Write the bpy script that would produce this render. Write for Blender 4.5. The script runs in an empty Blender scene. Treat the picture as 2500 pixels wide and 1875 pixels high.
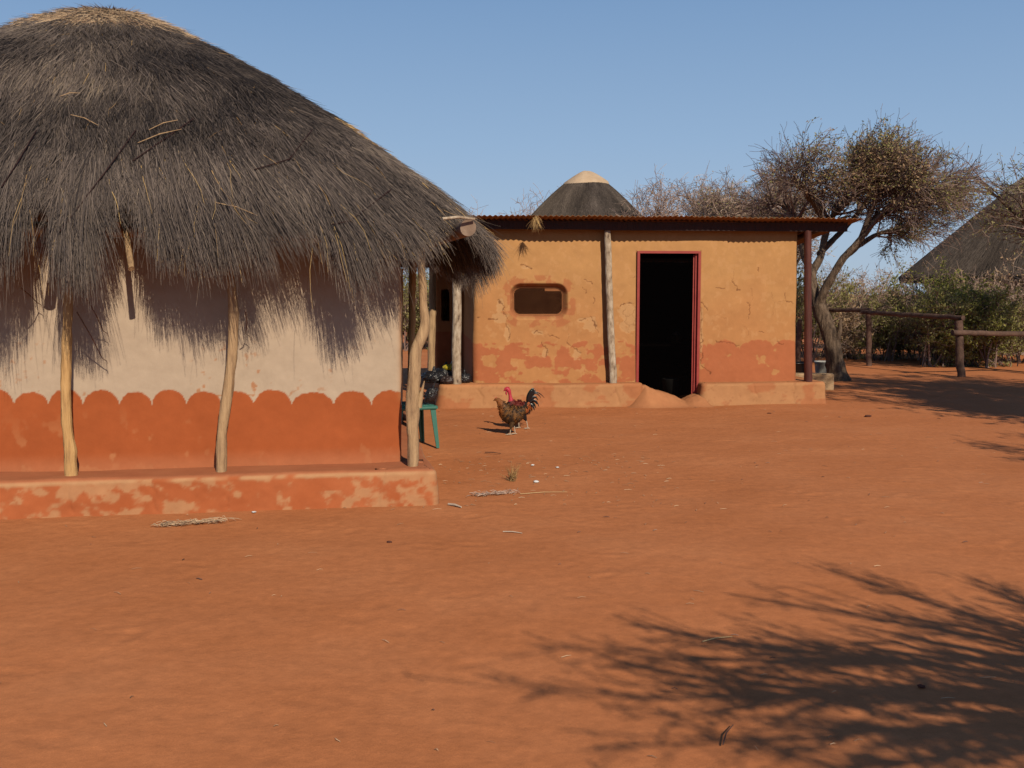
import bpy, math
import numpy as np
R = math.radians
sc = bpy.context.scene
col = sc.collection
# ------------------------------------------------------------------ camera, sky, sun
CAMH, PITCH, F = 1.6, R(5.07), 2500.0
cam_d = bpy.data.cameras.new('camera'); cam = bpy.data.objects.new('camera', cam_d); col.objects.link(cam)
cam_d.sensor_width = 36; cam_d.lens = 36; cam_d.clip_start = 0.05; cam_d.clip_end = 3000
cam.location = (0, 0, CAMH); cam.rotation_euler = (R(90) - PITCH, 0, 0)
sc.camera = cam
SUN_EL = R(33.0)
SH = np.array([-0.355, 0.935]); SH /= np.linalg.norm(SH)          # the way shadows fall on the ground
w = bpy.data.worlds.new('World'); sc.world = w; w.use_nodes = True
nt = w.node_tree; bg = nt.nodes['Background']
sky = nt.nodes.new('ShaderNodeTexSky'); sky.sky_type = 'NISHITA'; sky.sun_disc = False
sky.sun_elevation = SUN_EL; sky.sun_rotation = math.atan2(-SH[0], -SH[1])
sky.altitude = 1200; sky.air_density = 1.0; sky.dust_density = 0.15; sky.ozone_density = 2.5
nt.links.new(sky.outputs[0], bg.inputs[0]); bg.inputs[1].default_value = 0.09
gm = nt.nodes.new('ShaderNodeNewGeometry'); sx = nt.nodes.new('ShaderNodeSeparateXYZ'); nt.links.new(gm.outputs['Incoming'], sx.inputs[0])
ng = nt.nodes.new('ShaderNodeMath'); ng.operation = 'MULTIPLY'; ng.inputs[1].default_value = -1; nt.links.new(sx.outputs[2], ng.inputs[0])
rp = nt.nodes.new('ShaderNodeValToRGB'); nt.links.new(ng.outputs[0], rp.inputs[0]); el = rp.color_ramp.elements
el[0].position, el[0].color = 0.0, (.40, .51, .65, 1); el[1].position, el[1].color = 1.0, (.02, .045, .12, 1)
for p_, c_ in ((.06, (.38, .51, .68)), (.14, (.31, .46, .67)), (.28, (.20, .345, .58)), (.42, (.08, .17, .36))):
    x_ = el.new(p_); x_.color = (*c_, 1)
bg2 = nt.nodes.new('ShaderNodeBackground'); nt.links.new(rp.outputs[0], bg2.inputs[0]); bg2.inputs[1].default_value = 1.17
mxw = nt.nodes.new('ShaderNodeMixShader'); mxw.inputs[0].default_value = .9
nt.links.new(bg.outputs[0], mxw.inputs[1]); nt.links.new(bg2.outputs[0], mxw.inputs[2])
nt.links.new(mxw.outputs[0], nt.nodes['World Output'].inputs[0])
sd = bpy.data.lights.new('sun', 'SUN'); sun = bpy.data.objects.new('sun', sd); col.objects.link(sun)
sd.energy = 4.6; sd.angle = R(0.53); sd.color = (1.0, 0.87, 0.68)
from mathutils import Vector
lv = Vector((SH[0] * math.cos(SUN_EL), SH[1] * math.cos(SUN_EL), -math.sin(SUN_EL)))
sun.rotation_euler = lv.to_track_quat('-Z', 'Y').to_euler(); sun.location = (6, -10, 12)
sc.view_settings.view_transform = 'Standard'; sc.view_settings.look = 'None'
sc.view_settings.exposure = -0.28; sc.view_settings.gamma = 1.0
sc.cycles.max_bounces = 6; sc.cycles.diffuse_bounces = 1; sc.cycles.sample_clamp_indirect = 0.06; sc.cycles.transparent_max_bounces = 12

# ------------------------------------------------------------------ measuring helpers
cP, sP = math.cos(PITCH), math.sin(PITCH)
def ray(px, py):
    u = (px - 1250) / F; v = (py - 937.5) / F
    return np.array([u, cP - v * sP, -sP - v * cP])
def G(px, py, z=0.0):
    d = ray(px, py); t = (z - CAMH) / d[2]
    return np.array([d[0] * t, d[1] * t, z])
def AT(px, py, Y):
    d = ray(px, py); t = Y / d[1]
    return np.array([d[0] * t, Y, CAMH + d[2] * t])
class Frame:
    def __init__(s, x, y, ang):
        s.o = np.array([x, y]); s.ang = ang
        s.a = np.array([math.cos(ang), math.sin(ang)]); s.b = np.array([-math.sin(ang), math.cos(ang)])
    def loc(s, px, py, b):           # point of the plane b = const seen at a measured place
        d = ray(px, py); t = (b + s.o @ s.b) / (d[:2] @ s.b)
        p = d[:2] * t - s.o
        return float(p @ s.a), float(CAMH + d[2] * t)
    def flat(s, px, py, z):
        p = G(px, py, z)[:2] - s.o
        return float(p @ s.a), float(p @ s.b)
    def lo(s, p):
        q = np.asarray(p)[:2] - s.o
        return np.array([q @ s.a, q @ s.b, p[2]])

# ------------------------------------------------------------------ noise
def _h(i, j, seed):
    n = (i.astype(np.int64) * 374761393 + j.astype(np.int64) * 668265263 + seed * 974634777) & 0xFFFFFFFF
    n = ((n ^ (n >> 13)) * 1274126177) & 0xFFFFFFFF
    return ((n ^ (n >> 16)) & 0xFFFFFF) / float(0xFFFFFF)
def vn(x, y, seed=0):
    x = np.asarray(x, float); y = np.asarray(y, float)
    i = np.floor(x); j = np.floor(y); fx = x - i; fy = y - j
    fx = fx * fx * (3 - 2 * fx); fy = fy * fy * (3 - 2 * fy)
    i = i.astype(np.int64); j = j.astype(np.int64)
    a = _h(i, j, seed); b = _h(i + 1, j, seed); c = _h(i, j + 1, seed); d = _h(i + 1, j + 1, seed)
    return (a + (b - a) * fx) * (1 - fy) + (c + (d - c) * fx) * fy
def fbm(x, y, seed=0, o=4):
    s = 0; a = .5; t = 0
    for k in range(o):
        s = s + a * vn(x * 2 ** k, y * 2 ** k, seed + 17 * k); t += a; a *= .5
    return s / t
def sst(a, b, x):
    t = np.clip((x - a) / (b - a), 0, 1); return t * t * (3 - 2 * t)
def mixc(c0, c1, t):
    t = np.asarray(t)[..., None]; return np.asarray(c0) * (1 - t) + np.asarray(c1) * t
def nrm(v):
    return v / np.maximum(np.linalg.norm(v, axis=-1, keepdims=True), 1e-9)

# ------------------------------------------------------------------ objects
def tag(o, label=None, cat=None, group=None, kind=None):
    if label: o['label'] = label
    if cat: o['category'] = cat
    if group: o['group'] = group
    if kind: o['kind'] = kind
    return o
def empty(name, loc, rz=0.0):
    o = bpy.data.objects.new(name, None); col.objects.link(o)
    o.location = tuple(float(c) for c in loc); o.rotation_euler = (0, 0, rz); o.empty_display_size = .2
    return o
def link(o, parent=None):
    col.objects.link(o)
    if parent is not None: o.parent = parent
    return o
def copy_tree(o, parent=None):
    c = o.copy(); link(c, parent)
    for ch in o.children: copy_tree(ch, c)
    return c
def build(name, V, Fs, mat, parent=None, smooth=True, cols=None, rnd=None):
    """one mesh object from arrays; Fs: list of (n,3) or (n,4) arrays"""
    V = np.asarray(V, np.float32)
    me = bpy.data.meshes.new(name)
    me.vertices.add(len(V)); me.vertices.foreach_set('co', V.ravel())
    Fs = [np.asarray(f, np.int32) for f in Fs if len(f)]
    nl = sum(f.size for f in Fs); npoly = sum(len(f) for f in Fs)
    me.loops.add(nl); me.polygons.add(npoly)
    me.loops.foreach_set('vertex_index', np.concatenate([f.ravel() for f in Fs]))
    st = []; tot = []; c = 0
    for f in Fs:
        k = f.shape[1]; st.append(c + np.arange(len(f)) * k); tot.append(np.full(len(f), k)); c += f.size
    me.polygons.foreach_set('loop_start', np.concatenate(st).astype(np.int32))
    me.polygons.foreach_set('loop_total', np.concatenate(tot).astype(np.int32))
    me.polygons.foreach_set('use_smooth', np.full(npoly, bool(smooth)))
    if cols is not None:
        a = me.attributes.new('col', 'FLOAT_COLOR', 'POINT')
        c4 = np.ones((len(V), 4), np.float32); c4[:, :3] = cols; a.data.foreach_set('color', c4.ravel())
    if rnd is not None:
        a = me.attributes.new('rnd', 'FLOAT', 'POINT'); a.data.foreach_set('value', np.asarray(rnd, np.float32))
    me.update(calc_edges=True); me.validate()
    o = bpy.data.objects.new(name, me)
    if mat: me.materials.append(mat)
    return link(o, parent)
class MB:
    """collects simple shapes that become one mesh"""
    def __init__(s): s.V = []; s.F4 = []; s.F3 = []; s.n = 0; s.C = []
    def add(s, V, F4=(), F3=(), c=None):
        V = np.asarray(V, float)
        if len(F4): s.F4.append(np.asarray(F4) + s.n)
        if len(F3): s.F3.append(np.asarray(F3) + s.n)
        s.V.append(V); s.n += len(V)
        s.C.append(np.tile(np.asarray(c if c is not None else (.5, .5, .5), float), (len(V), 1)) if c is None or np.ndim(c) == 1 else np.asarray(c))
    def box(s, x0, x1, y0, y1, z0, z1, c=None, M=None):
        V = np.array([(x, y, z) for z in (z0, z1) for y in (y0, y1) for x in (x0, x1)], float)
        if M is not None: V = V @ M[0].T + M[1]
        s.add(V, [(0, 2, 3, 1), (4, 5, 7, 6), (0, 1, 5, 4), (2, 6, 7, 3), (0, 4, 6, 2), (1, 3, 7, 5)], c=c)
    def tube(s, P, r, sides=8, c=None, cap=True, amp=0.0, seed=0):
        P = np.asarray(P, float); K = len(P); r = np.broadcast_to(np.asarray(r, float), (K,))
        V, Fq, _ = strands(P[None], r[None], sides, None)
        if amp:
            ce = np.repeat(P, sides, 0); d = V - ce
            ang = np.tile(np.arange(sides) / sides * 6.0, K); L = np.repeat(np.cumsum(np.r_[0, np.linalg.norm(np.diff(P, axis=0), axis=1)]), sides)
            V = ce + d * (1 + amp * (fbm(ang * 1.1 + seed, L * 9, seed, 3) - .5) * 2)[:, None]
        s.add(V, Fq, c=c)
        if cap:
            for e, k in ((0, 0), (1, K - 1)):
                ring = V[k * sides:(k + 1) * sides]; cen = ring.mean(0)
                T = [(i, (i + 1) % sides, sides) for i in range(sides)]
                if e == 0: T = [(b, a, c_) for a, b, c_ in T]
                s.add(np.vstack([ring, cen]), F3=T, c=c)
    def build(s, name, mat, parent=None, smooth=True, usecol=False):
        Fs = []
        if s.F4: Fs.append(np.vstack(s.F4))
        if s.F3: Fs.append(np.vstack(s.F3))
        return build(name, np.vstack(s.V), Fs, mat, parent, smooth, np.vstack(s.C) if usecol else None)
def strands(P, Rr, sides=3, rnd=None):
    """P (N,K,3) polylines, Rr (N,K) radii -> tubes"""
    N, K, _ = P.shape
    T = np.empty_like(P); T[:, 1:-1] = P[:, 2:] - P[:, :-2] if K > 2 else T[:, 1:-1]
    T[:, 0] = P[:, 1] - P[:, 0]; T[:, -1] = P[:, -1] - P[:, -2]
    T = nrm(T)
    ref = np.tile(np.array([0.31, 0.93, 0.2]), (N, 1)); mean = nrm(P[:, -1] - P[:, 0])
    bad = np.abs((mean * nrm(ref)).sum(1)) > .8; ref[bad] = (0.95, -.2, .25)
    U = nrm(np.cross(T, ref[:, None, :])); W = np.cross(T, U)
    if sides == 2:
        V = np.stack([P - U * Rr[..., None], P + U * Rr[..., None]], 2).reshape(-1, 3)
        base = (np.arange(N)[:, None] * K + np.arange(K - 1)[None]) * 2
        Fq = np.stack([base, base + 1, base + 3, base + 2], -1).reshape(-1, 4)
    else:
        an = np.arange(sides) * 2 * math.pi / sides
        V = (P[:, :, None] + Rr[..., None, None] * (U[:, :, None] * np.cos(an)[None, None, :, None] + W[:, :, None] * np.sin(an)[None, None, :, None])).reshape(-1, 3)
        b = ((np.arange(N)[:, None] * K + np.arange(K - 1)[None]) * sides)[..., None] + np.arange(sides)
        b2 = ((np.arange(N)[:, None] * K + np.arange(K - 1)[None]) * sides)[..., None] + (np.arange(sides) + 1) % sides
        Fq = np.stack([b, b2, b2 + sides, b + sides], -1).reshape(-1, 4)
    a = None if rnd is None else np.repeat(np.asarray(rnd), K * max(sides, 2), axis=0)
    return V, Fq, a

# ------------------------------------------------------------------ materials
def mat_base(name, rough=.9, spec=.2):
    m = bpy.data.materials.new(name); m.use_nodes = True
    t = m.node_tree; p = t.nodes['Principled BSDF']
    p.inputs['Roughness'].default_value = rough; p.inputs['Specular IOR Level'].default_value = spec
    return m, t, p
def noise_node(t, scale, detail=5, rough=.6, src='Object', stretch=None):
    tc = t.nodes.new('ShaderNodeTexCoord'); n = t.nodes.new('ShaderNodeTexNoise')
    n.inputs['Scale'].default_value = scale; n.inputs['Detail'].default_value = detail; n.inputs['Roughness'].default_value = rough
    o = tc.outputs[src]
    if stretch:
        mp = t.nodes.new('ShaderNodeMapping'); mp.inputs['Scale'].default_value = stretch
        t.links.new(o, mp.inputs[0]); o = mp.outputs[0]
    t.links.new(o, n.inputs['Vector']); return n
def ramp(t, src, stops):
    r = t.nodes.new('ShaderNodeValToRGB'); e = r.color_ramp.elements
    e[0].position, e[0].color = stops[0][0], (*stops[0][1], 1); e[1].position, e[1].color = stops[-1][0], (*stops[-1][1], 1)
    for p, c in stops[1:-1]:
        x = e.new(p); x.color = (*c, 1)
    t.links.new(src, r.inputs[0]); return r
def mixn(t, a, b, fac, mode='MIX'):
    m = t.nodes.new('ShaderNodeMix'); m.data_type = 'RGBA'; m.blend_type = mode
    if isinstance(fac, (int, float)): m.inputs[0].default_value = fac
    else: t.links.new(fac, m.inputs[0])
    for s, k in ((a, 6), (b, 7)):
        if isinstance(s, tuple): m.inputs[k].default_value = (*s, 1)
        else: t.links.new(s, m.inputs[k])
    return m.outputs[2]
def bump(t, p, layers):
    prev = None
    for scale, dist, det, stretch in layers:
        n = noise_node(t, scale, det, .6, stretch=stretch)
        b = t.nodes.new('ShaderNodeBump'); b.inputs['Strength'].default_value = 1.0; b.inputs['Distance'].default_value = dist
        t.links.new(n.outputs[0], b.inputs['Height'])
        if prev: t.links.new(prev, b.inputs['Normal'])
        prev = b.outputs[0]
    t.links.new(prev, p.inputs['Normal'])
def mat_noise(name, stops, scale=5, rough=.9, spec=.2, bumps=None, stretch=None, detail=5, second=None):
    m, t, p = mat_base(name, rough, spec)
    n = noise_node(t, scale, detail, .6, stretch=stretch)
    c = ramp(t, n.outputs[0], stops).outputs[0]
    if second:
        sc2, lo_, hi_ = second
        n2 = noise_node(t, sc2, 4, .6)
        c = mixn(t, c, ramp(t, n2.outputs[0], [(.35, (lo_,) * 3), (.65, (hi_,) * 3)]).outputs[0], 1.0, 'MULTIPLY')
    t.links.new(c, p.inputs['Base Color'])
    if bumps: bump(t, p, bumps)
    return m
def mat_attr(name, rough=.92, spec=.15, vary=(18, .86, 1.12), bumps=None):
    m, t, p = mat_base(name, rough, spec)
    a = t.nodes.new('ShaderNodeAttribute'); a.attribute_name = 'col'
    n = noise_node(t, vary[0], 6, .65)
    c = mixn(t, a.outputs['Color'], ramp(t, n.outputs[0], [(.3, (vary[1],) * 3), (.7, (vary[2],) * 3)]).outputs[0], 1.0, 'MULTIPLY')
    t.links.new(c, p.inputs['Base Color'])
    if bumps: bump(t, p, bumps)
    return m
def mat_rnd(name, stops, rough=.85, spec=.2, trans=0.0):
    m, t, p = mat_base(name, rough, spec)
    a = t.nodes.new('ShaderNodeAttribute'); a.attribute_name = 'rnd'
    c = ramp(t, a.outputs['Fac'], stops)
    t.links.new(c.outputs[0], p.inputs['Base Color'])
    if trans:
        tr = t.nodes.new('ShaderNodeBsdfTranslucent'); t.links.new(c.outputs[0], tr.inputs[0])
        mx = t.nodes.new('ShaderNodeMixShader'); mx.inputs[0].default_value = trans
        t.links.new(p.outputs[0], mx.inputs[1]); t.links.new(tr.outputs[0], mx.inputs[2])
        t.links.new(mx.outputs[0], t.nodes['Material Output'].inputs[0])
    return m
def flat(name, c, rough=.6, spec=.4):
    return mat_noise(name, [(.3, tuple(x * .85 for x in c)), (.7, tuple(min(1, x * 1.12) for x in c))], 9, rough, spec)

M_mud = mat_attr('mud_plaster', bumps=[(5, .006, 2, None), (40, .0010, 3, None), (200, .0004, 3, None)], vary=(9, .93, 1.06))
M_wood = mat_noise('peeled_wood', [(.25, (.20, .13, .08)), (.45, (.42, .27, .15)), (.75, (.60, .40, .22))], 6, .8, .25,
                   bumps=[(9, .012, 5, (6, 6, .5)), (40, .003, 4, (5, 5, .4))], stretch=(5, 5, .7))
M_wood_gold = mat_noise('yellow_wood', [(.25, (.30, .17, .08)), (.5, (.58, .34, .14)), (.75, (.70, .44, .20))], 5, .8, .25,
                   bumps=[(9, .012, 5, (6, 6, .5))], stretch=(5, 5, .7))
M_wood_grey = mat_noise('weathered_wood', [(.3, (.12, .085, .065)), (.42, (.36, .27, .19)), (.6, (.55, .44, .33)), (.8, (.72, .62, .50))], 7, .85, .2,
                   bumps=[(12, .012, 5, (5, 5, .6))], stretch=(3, 3, 1.4))
M_wood_dark = mat_noise('dark_and_shaded_wood', [(.3, (.018, .007, .006)), (.7, (.04, .014, .011))], 6, .6, .35,
                   bumps=[(12, .008, 4, (5, 5, .4))], stretch=(5, 5, .5))
M_wood_red = mat_noise('red_brown_wood', [(.3, (.06, .02, .017)), (.7, (.12, .038, .028))], 6, .6, .3,
                   bumps=[(12, .006, 4, (5, 5, .4))], stretch=(5, 5, .5))
M_rail = mat_noise('old_rail_wood', [(.3, (.05, .032, .026)), (.7, (.17, .10, .075))], 6, .85, .2, bumps=[(14, .012, 4, (3, 3, 3))])
M_bark = mat_noise('tree_bark', [(.3, (.06, .042, .032)), (.55, (.17, .12, .085)), (.8, (.28, .21, .155))], 7, .95, .1,
                   bumps=[(10, .05, 5, (3, 3, .7)), (50, .01, 4, None)], stretch=(3, 3, .8))
TH_ST = [(0, (.022, .018, .019)), (.35, (.085, .068, .060)), (.65, (.175, .138, .118)), (.9, (.245, .195, .155)), (1, (.34, .26, .18))]
M_thatch = mat_rnd('grey_thatch_straw', TH_ST, .8, .25)
M_straw = mat_rnd('pale_straw', [(0, (.26, .16, .10)), (.5, (.50, .34, .21)), (1, (.68, .49, .31))], .75, .3)
M_gold = mat_rnd('golden_straw', [(0, (.22, .12, .05)), (.5, (.45, .28, .12)), (1, (.66, .44, .18))], .75, .3)
M_thcore = mat_noise('thatch_core', [(.3, (.035, .028, .025)), (.7, (.11, .085, .072))], 30, .95, .1, bumps=[(60, .02, 4, None)])
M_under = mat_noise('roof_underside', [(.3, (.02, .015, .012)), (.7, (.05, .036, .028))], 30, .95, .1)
M_rust = mat_noise('rusty_sheet', [(.3, (.36, .14, .045)), (.5, (.48, .22, .08)), (.75, (.58, .31, .13))], 2.2, .75, .3, second=(9, .7, 1.15))
M_redpaint = mat_noise('red_painted_steel', [(.3, (.27, .030, .026)), (.7, (.36, .055, .042))], 6, .5, .4)
M_dark = flat('room_shade_wall', (.05, .03, .02), .95, .05)  # near-black wall colour stands in for the shade of the room

# ------------------------------------------------------------------ frames of the two houses
FH = Frame(*AT(982, 1128, 8.02)[:2], R(9.6))                      # thatched house: origin = front right wall corner
FA = Frame(*G(1072, 996)[:2], R(5.5))                             # mud house: origin = front left foot of its plinth

def rrect(a0, a1, b0, b1, r, ds, back=1):
    """closed rounded rectangle, starting in the middle of the back side, counter-clockwise seen from above"""
    P = []; Nn = []
    def seg(p, q, n):
        p = np.array(p, float); q = np.array(q, float); k = max(2, int(np.linalg.norm(q - p) / (ds if n == (0, -1) else ds * back)))
        for i in range(k): P.append(p + (q - p) * i / k); Nn.append(n)
    def arc(c, t0, t1):
        k = max(3, int(abs(t1 - t0) * r / ds))
        for i in range(k):
            t = t0 + (t1 - t0) * i / k; n = (math.cos(t), math.sin(t)); P.append(np.array(c) + r * np.array(n)); Nn.append(n)
    h = math.pi / 2; am = (a0 + a1) / 2
    seg((am, b1), (a0 + r, b1), (0, 1)); arc((a0 + r, b1 - r), h, 2 * h)
    seg((a0, b1 - r), (a0, b0 + r), (-1, 0)); arc((a0 + r, b0 + r), 2 * h, 3 * h)
    seg((a0 + r, b0), (a1 - r, b0), (0, -1)); arc((a1 - r, b0 + r), 3 * h, 4 * h)
    seg((a1, b0 + r), (a1, b1 - r), (1, 0)); arc((a1 - r, b1 - r), 0, h)
    seg((a1 - r, b1), (am, b1), (0, 1))
    return np.array(P), np.array(Nn, float)
def shell(name, pts, nn, prof, disp, colf, mat, parent, keep=None, zmap=None, closed=True):
    M_, K = len(pts), len(prof)
    off = np.array([p[0] for p in prof]); z = np.array([p[1] for p in prof])
    A = pts[:, None, 0] + nn[:, None, 0] * off; B = pts[:, None, 1] + nn[:, None, 1] * off; Z = np.broadcast_to(z, A.shape).copy()
    if zmap: Z = zmap(A, B, Z)
    d = disp(A, B, Z, np.broadcast_to(nn[:, None, 1], A.shape))
    if isinstance(d, tuple): d, dz = d; Z = Z + dz
    A = A + nn[:, None, 0] * d; B = B + nn[:, None, 1] * d
    C = colf(A, B, Z, np.broadcast_to(nn[:, None, 1], A.shape))
    V = np.stack([A, B, Z], -1).reshape(-1, 3)
    i = np.arange(M_ if closed else M_ - 1)[:, None]; j = np.arange(K - 1)[None]; i2 = (i + 1) % M_
    Fq = np.stack([i * K + j, i2 * K + j, i2 * K + j + 1, i * K + j + 1], -1).reshape(-1, 4)
    if keep is not None:
        c = V[Fq].mean(1); nb = np.broadcast_to(nn[:, None, 1], A.shape).reshape(-1)[Fq[:, 0]]
        Fq = Fq[keep(c[:, 0], c[:, 1], c[:, 2], nb)]
    return build(name, V, [Fq], mat, parent, True, C.reshape(-1, 3))
def segdist(A, Z, pts):
    d = np.full(A.shape, 9.0)
    for (x0, y0), (x1, y1) in zip(pts[:-1], pts[1:]):
        vx, vy = x1 - x0, y1 - y0; L = vx * vx + vy * vy + 1e-9
        t = np.clip(((A - x0) * vx + (Z - y0) * vy) / L, 0, 1)
        d = np.minimum(d, np.hypot(A - x0 - t * vx, Z - y0 - t * vy))
    return d

# ------------------------------------------------------------------ ground
def axis(lo, hi, step, far, g=1.12):
    mid = np.arange(lo, hi, step); out = [hi]; s = step
    while out[-1] < far: s *= g; out.append(out[-1] + s)
    inn = [lo]; s = step
    while inn[-1] > -far: s *= g; inn.append(inn[-1] - s)
    return np.concatenate([np.array(inn[::-1][:-1]), mid, np.array(out)])
def ground_z(x, y):
    near = np.exp(-np.maximum(np.hypot(x, y - 8) - 14, 0) / 20)
    z = ((fbm(x * .5, y * .5, 3, 3) - .5) * .035 + (fbm(x * 3, y * 3, 5, 3) - .5) * .008) * near
    z += (fbm(x * .02, y * .02, 9, 2) - .5) * 1.2 * sst(60, 200, np.hypot(x, y))
    if np.ndim(x) == 2:
        dr = np.random.default_rng(71)
        for k in range(230):
            cx, cy, an, ln = dr.uniform(-4, 6), 3.4 + 11 * dr.uniform() ** 1.3, dr.uniform(0, 3.14), dr.uniform(.09, .15)
            i0, i1 = np.searchsorted(gx, (cx - .3, cx + .3)); j0, j1 = np.searchsorted(gy, (cy - .3, cy + .3)); X_ = x[i0:i1, j0:j1] - cx; Y_ = y[i0:i1, j0:j1] - cy
            u_ = (X_ * math.cos(an) + Y_ * math.sin(an)) / ln; v_ = (-X_ * math.sin(an) + Y_ * math.cos(an)) / (ln * .45); q_ = u_ * u_ + v_ * v_
            z[i0:i1, j0:j1] += -dr.uniform(.002, .006) * np.exp(-q_ * 1.4) + .003 * np.exp(-(q_ - 1.6) ** 2 * 2)
    return z - .004
gx = axis(-5.5, 6.5, .030, 900); gy = axis(2.6, 15, .026, 900)
GX, GY = np.meshgrid(gx, gy, indexing='ij'); GZ = ground_z(GX, GY)
ni, nj = GX.shape
ii, jj = np.meshgrid(np.arange(ni - 1), np.arange(nj - 1), indexing='ij')
Fg = np.stack([ii * nj + jj, (ii + 1) * nj + jj, (ii + 1) * nj + jj + 1, ii * nj + jj + 1], -1).reshape(-1, 4)
m, t, p = mat_base('red_sand', .95, .12)
n1 = noise_node(t, .9, 6, .6); c1 = ramp(t, n1.outputs[0], [(.3, (.535, .188, .070)), (.5, (.58, .210, .082)), (.7, (.62, .235, .096))]).outputs[0]
n2 = noise_node(t, 14, 6, .7); c2 = ramp(t, n2.outputs[0], [(.3, (.86,) * 3), (.7, (1.10,) * 3)]).outputs[0]
n3 = noise_node(t, 260, 3, .7); c3 = ramp(t, n3.outputs[0], [(.3, (.82,) * 3), (.7, (1.14,) * 3)]).outputs[0]
cc = mixn(t, mixn(t, c1, c2, 1.0, 'MULTIPLY'), c3, 1.0, 'MULTIPLY')
t.links.new(cc, p.inputs['Base Color'])
bump(t, p, [(1.6, .02, 3, None), (5, .004, 3, None), (40, .0016, 4, None), (260, .0007, 3, None)])
M_sand = m
ground = build('ground', np.stack([GX, GY, GZ], -1).reshape(-1, 3), [Fg], M_sand)
tag(ground, 'bare trodden red sand of the yard', 'ground', kind='structure')

# ================================================================== THATCHED HOUSE (left)
hut = empty('thatched_house', (FH.o[0], FH.o[1], 0), FH.ang)
tag(hut, 'big left house with shaggy grey thatch and red scallops on its cream wall', 'house')
WH = 5.1
RED = np.array((.37, .095, .031)); BEI = np.array((.50, .385, .285)); PAL = np.array((.50, .27, .135)); REDTOP = np.array((.42, .14, .065))
cusp = [FH.loc(x, 992, 0) for x in (-140, -52, 34, 119, 203, 292, 371, 456, 542, 620, 712, 815, 907, 997)]
cusp = [(a, z) for a, z in cusp]
tops = [957, 958, 957, 957, 956, 951, 952, 958, 957, 955, 952, 957, 961]
def scallop(A):
    out = np.full(A.shape, .0)
    for k in range(len(cusp) - 1):
        a0, z0 = cusp[k]; a1, z1 = cusp[k + 1]
        mid = (a0 + a1) / 2; zt = FH.loc(1250 + 0, tops[k], 0)[1]
        px_mid = ((34 + 119) / 2)
        u = np.clip((A - a0) / (a1 - a0), 0, 1); msk = (A >= a0) & (A < a1)
        zb = z0 + (z1 - z0) * u; hgt = .118 + .012 * math.sin(k * 2.3)
        v = zb + hgt * np.power(np.clip(1 - np.abs(2 * u - 1) ** 2.3, 0, 1), .55)
        out = np.where(msk, v, out)
    lo_ = A < cusp[0][0]
    per = .285; u = np.mod(A, per) / per
    out = np.where(lo_, cusp[0][1] + .118 * np.power(np.clip(1 - np.abs(2 * u - 1) ** 2.3, 0, 1), .55), out)
    out = np.where(A > cusp[-1][0] - .001, cusp[-1][1] + .1, out)
    return out
def hut_disp(A, B, Z, nb):
    q = A + B
    return (fbm(q * 1.3, Z * 1.3, 11, 3) - .5) * .035 + (fbm(q * 9, Z * 9, 12, 3) - .5) * .006
def hut_col(A, B, Z, nb):
    q = np.where(np.abs(nb) > .5, A, A + B)
    edge = scallop(A) + (fbm(q * 40, Z * 40, 21, 3) - .5) * .02
    edge = np.where(nb < -.5, edge, .72)
    redm = sst(.004, -.004, Z - edge)
    n = fbm(q * 5, Z * 5, 22, 4)
    cream = mixc(BEI * .93, BEI * 1.05, n)
    fl = sst(.70, .76, fbm(q * 22, Z * 22, 23, 3)) * sst(1.45, .9, Z) * sst(.45, .6, fbm(q * 1.5, Z * 2, 24, 2))
    cream = mixc(cream, (.42, .17, .07), fl * .8)
    red = mixc(RED * .92, RED * 1.1, fbm(q * 4, Z * 4, 25, 3))
    sc_ = sst(.62, .72, fbm(q * 11, Z * 8, 26, 4)) * sst(.80, .35, Z) * sst(.42, .62, fbm(q * 1.6, Z * 1.0, 27, 2))
    red = mixc(red, (.50, .21, .09), sc_ * .75)
    red = mixc(red, (.47, .17, .08), sst(.42, .28, Z) * .7)
    c = mixc(cream, red, redm)
    edge_w = np.exp(-np.minimum(np.abs(A), 9) / .015) * (nb < -.3) * sst(.72, .8, Z)
    return mixc(c, (.50, .24, .10), np.clip(edge_w, 0, 1) * .8)
pts, nn = rrect(-WH, 0, 0, WH, .045, .009, 3)
keepm = np.ones(len(pts), bool)
shell('wall', pts, nn, [(0, z) for z in np.arange(.2, 2.25, .009)], hut_disp, hut_col, M_mud, hut)
# plinth
HPa = FH.flat(1065, 1229, 0)[0]; HPb = FH.flat(900, 1236, 0)[1]
def hpl_disp(A, B, Z, nb):
    q = A - B
    d = (fbm(q * 1.5, Z * 2, 31, 3) - .5) * .07 + (fbm(q * 10, Z * 10, 32, 4) - .5) * .016
    for px in (172, 930, 560, 380):
        a = FH.loc(px, 1200, HPb)[0]
        d = d - .010 * np.exp(-((A - a - (fbm(Z * 9, Z * 0 + px, 33, 3) - .5) * .12) / .008) ** 2) * (nb < -.5) * (Z > .02)
    dz = (fbm(A * 1.6, B * 1.6, 34, 3) - .5) * .03 * (Z > .2)
    return d, dz
def hpl_col(A, B, Z, nb):
    q = A - B
    top = sst(.245, .262, Z)
    pale = sst(.49, .60, fbm(q * 14, Z * 17, 35, 6) * .6 + .4 * fbm(q * 4, Z * 5, 39, 3) + .10 * sst(.14, .25, Z) + .15 * sst(-.7, -.1, A) - .05)
    side = mixc(mixc(RED, (.48, .15, .06), fbm(q * 3, Z * 3, 36, 3)), PAL, pale * .75)
    edge = mixc(side, PAL * 1.03, sst(.215, .24, Z) * sst(.35, .5, fbm(q * 4, Z * 2, 37, 3)))
    tp = mixc(REDTOP, (.50, .19, .09), fbm(A * 4, B * 4, 38, 3))
    return mixc(edge, tp, top)
pts, nn = rrect(-WH - .45, HPa, HPb, WH + .45, .06, .014)
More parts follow.
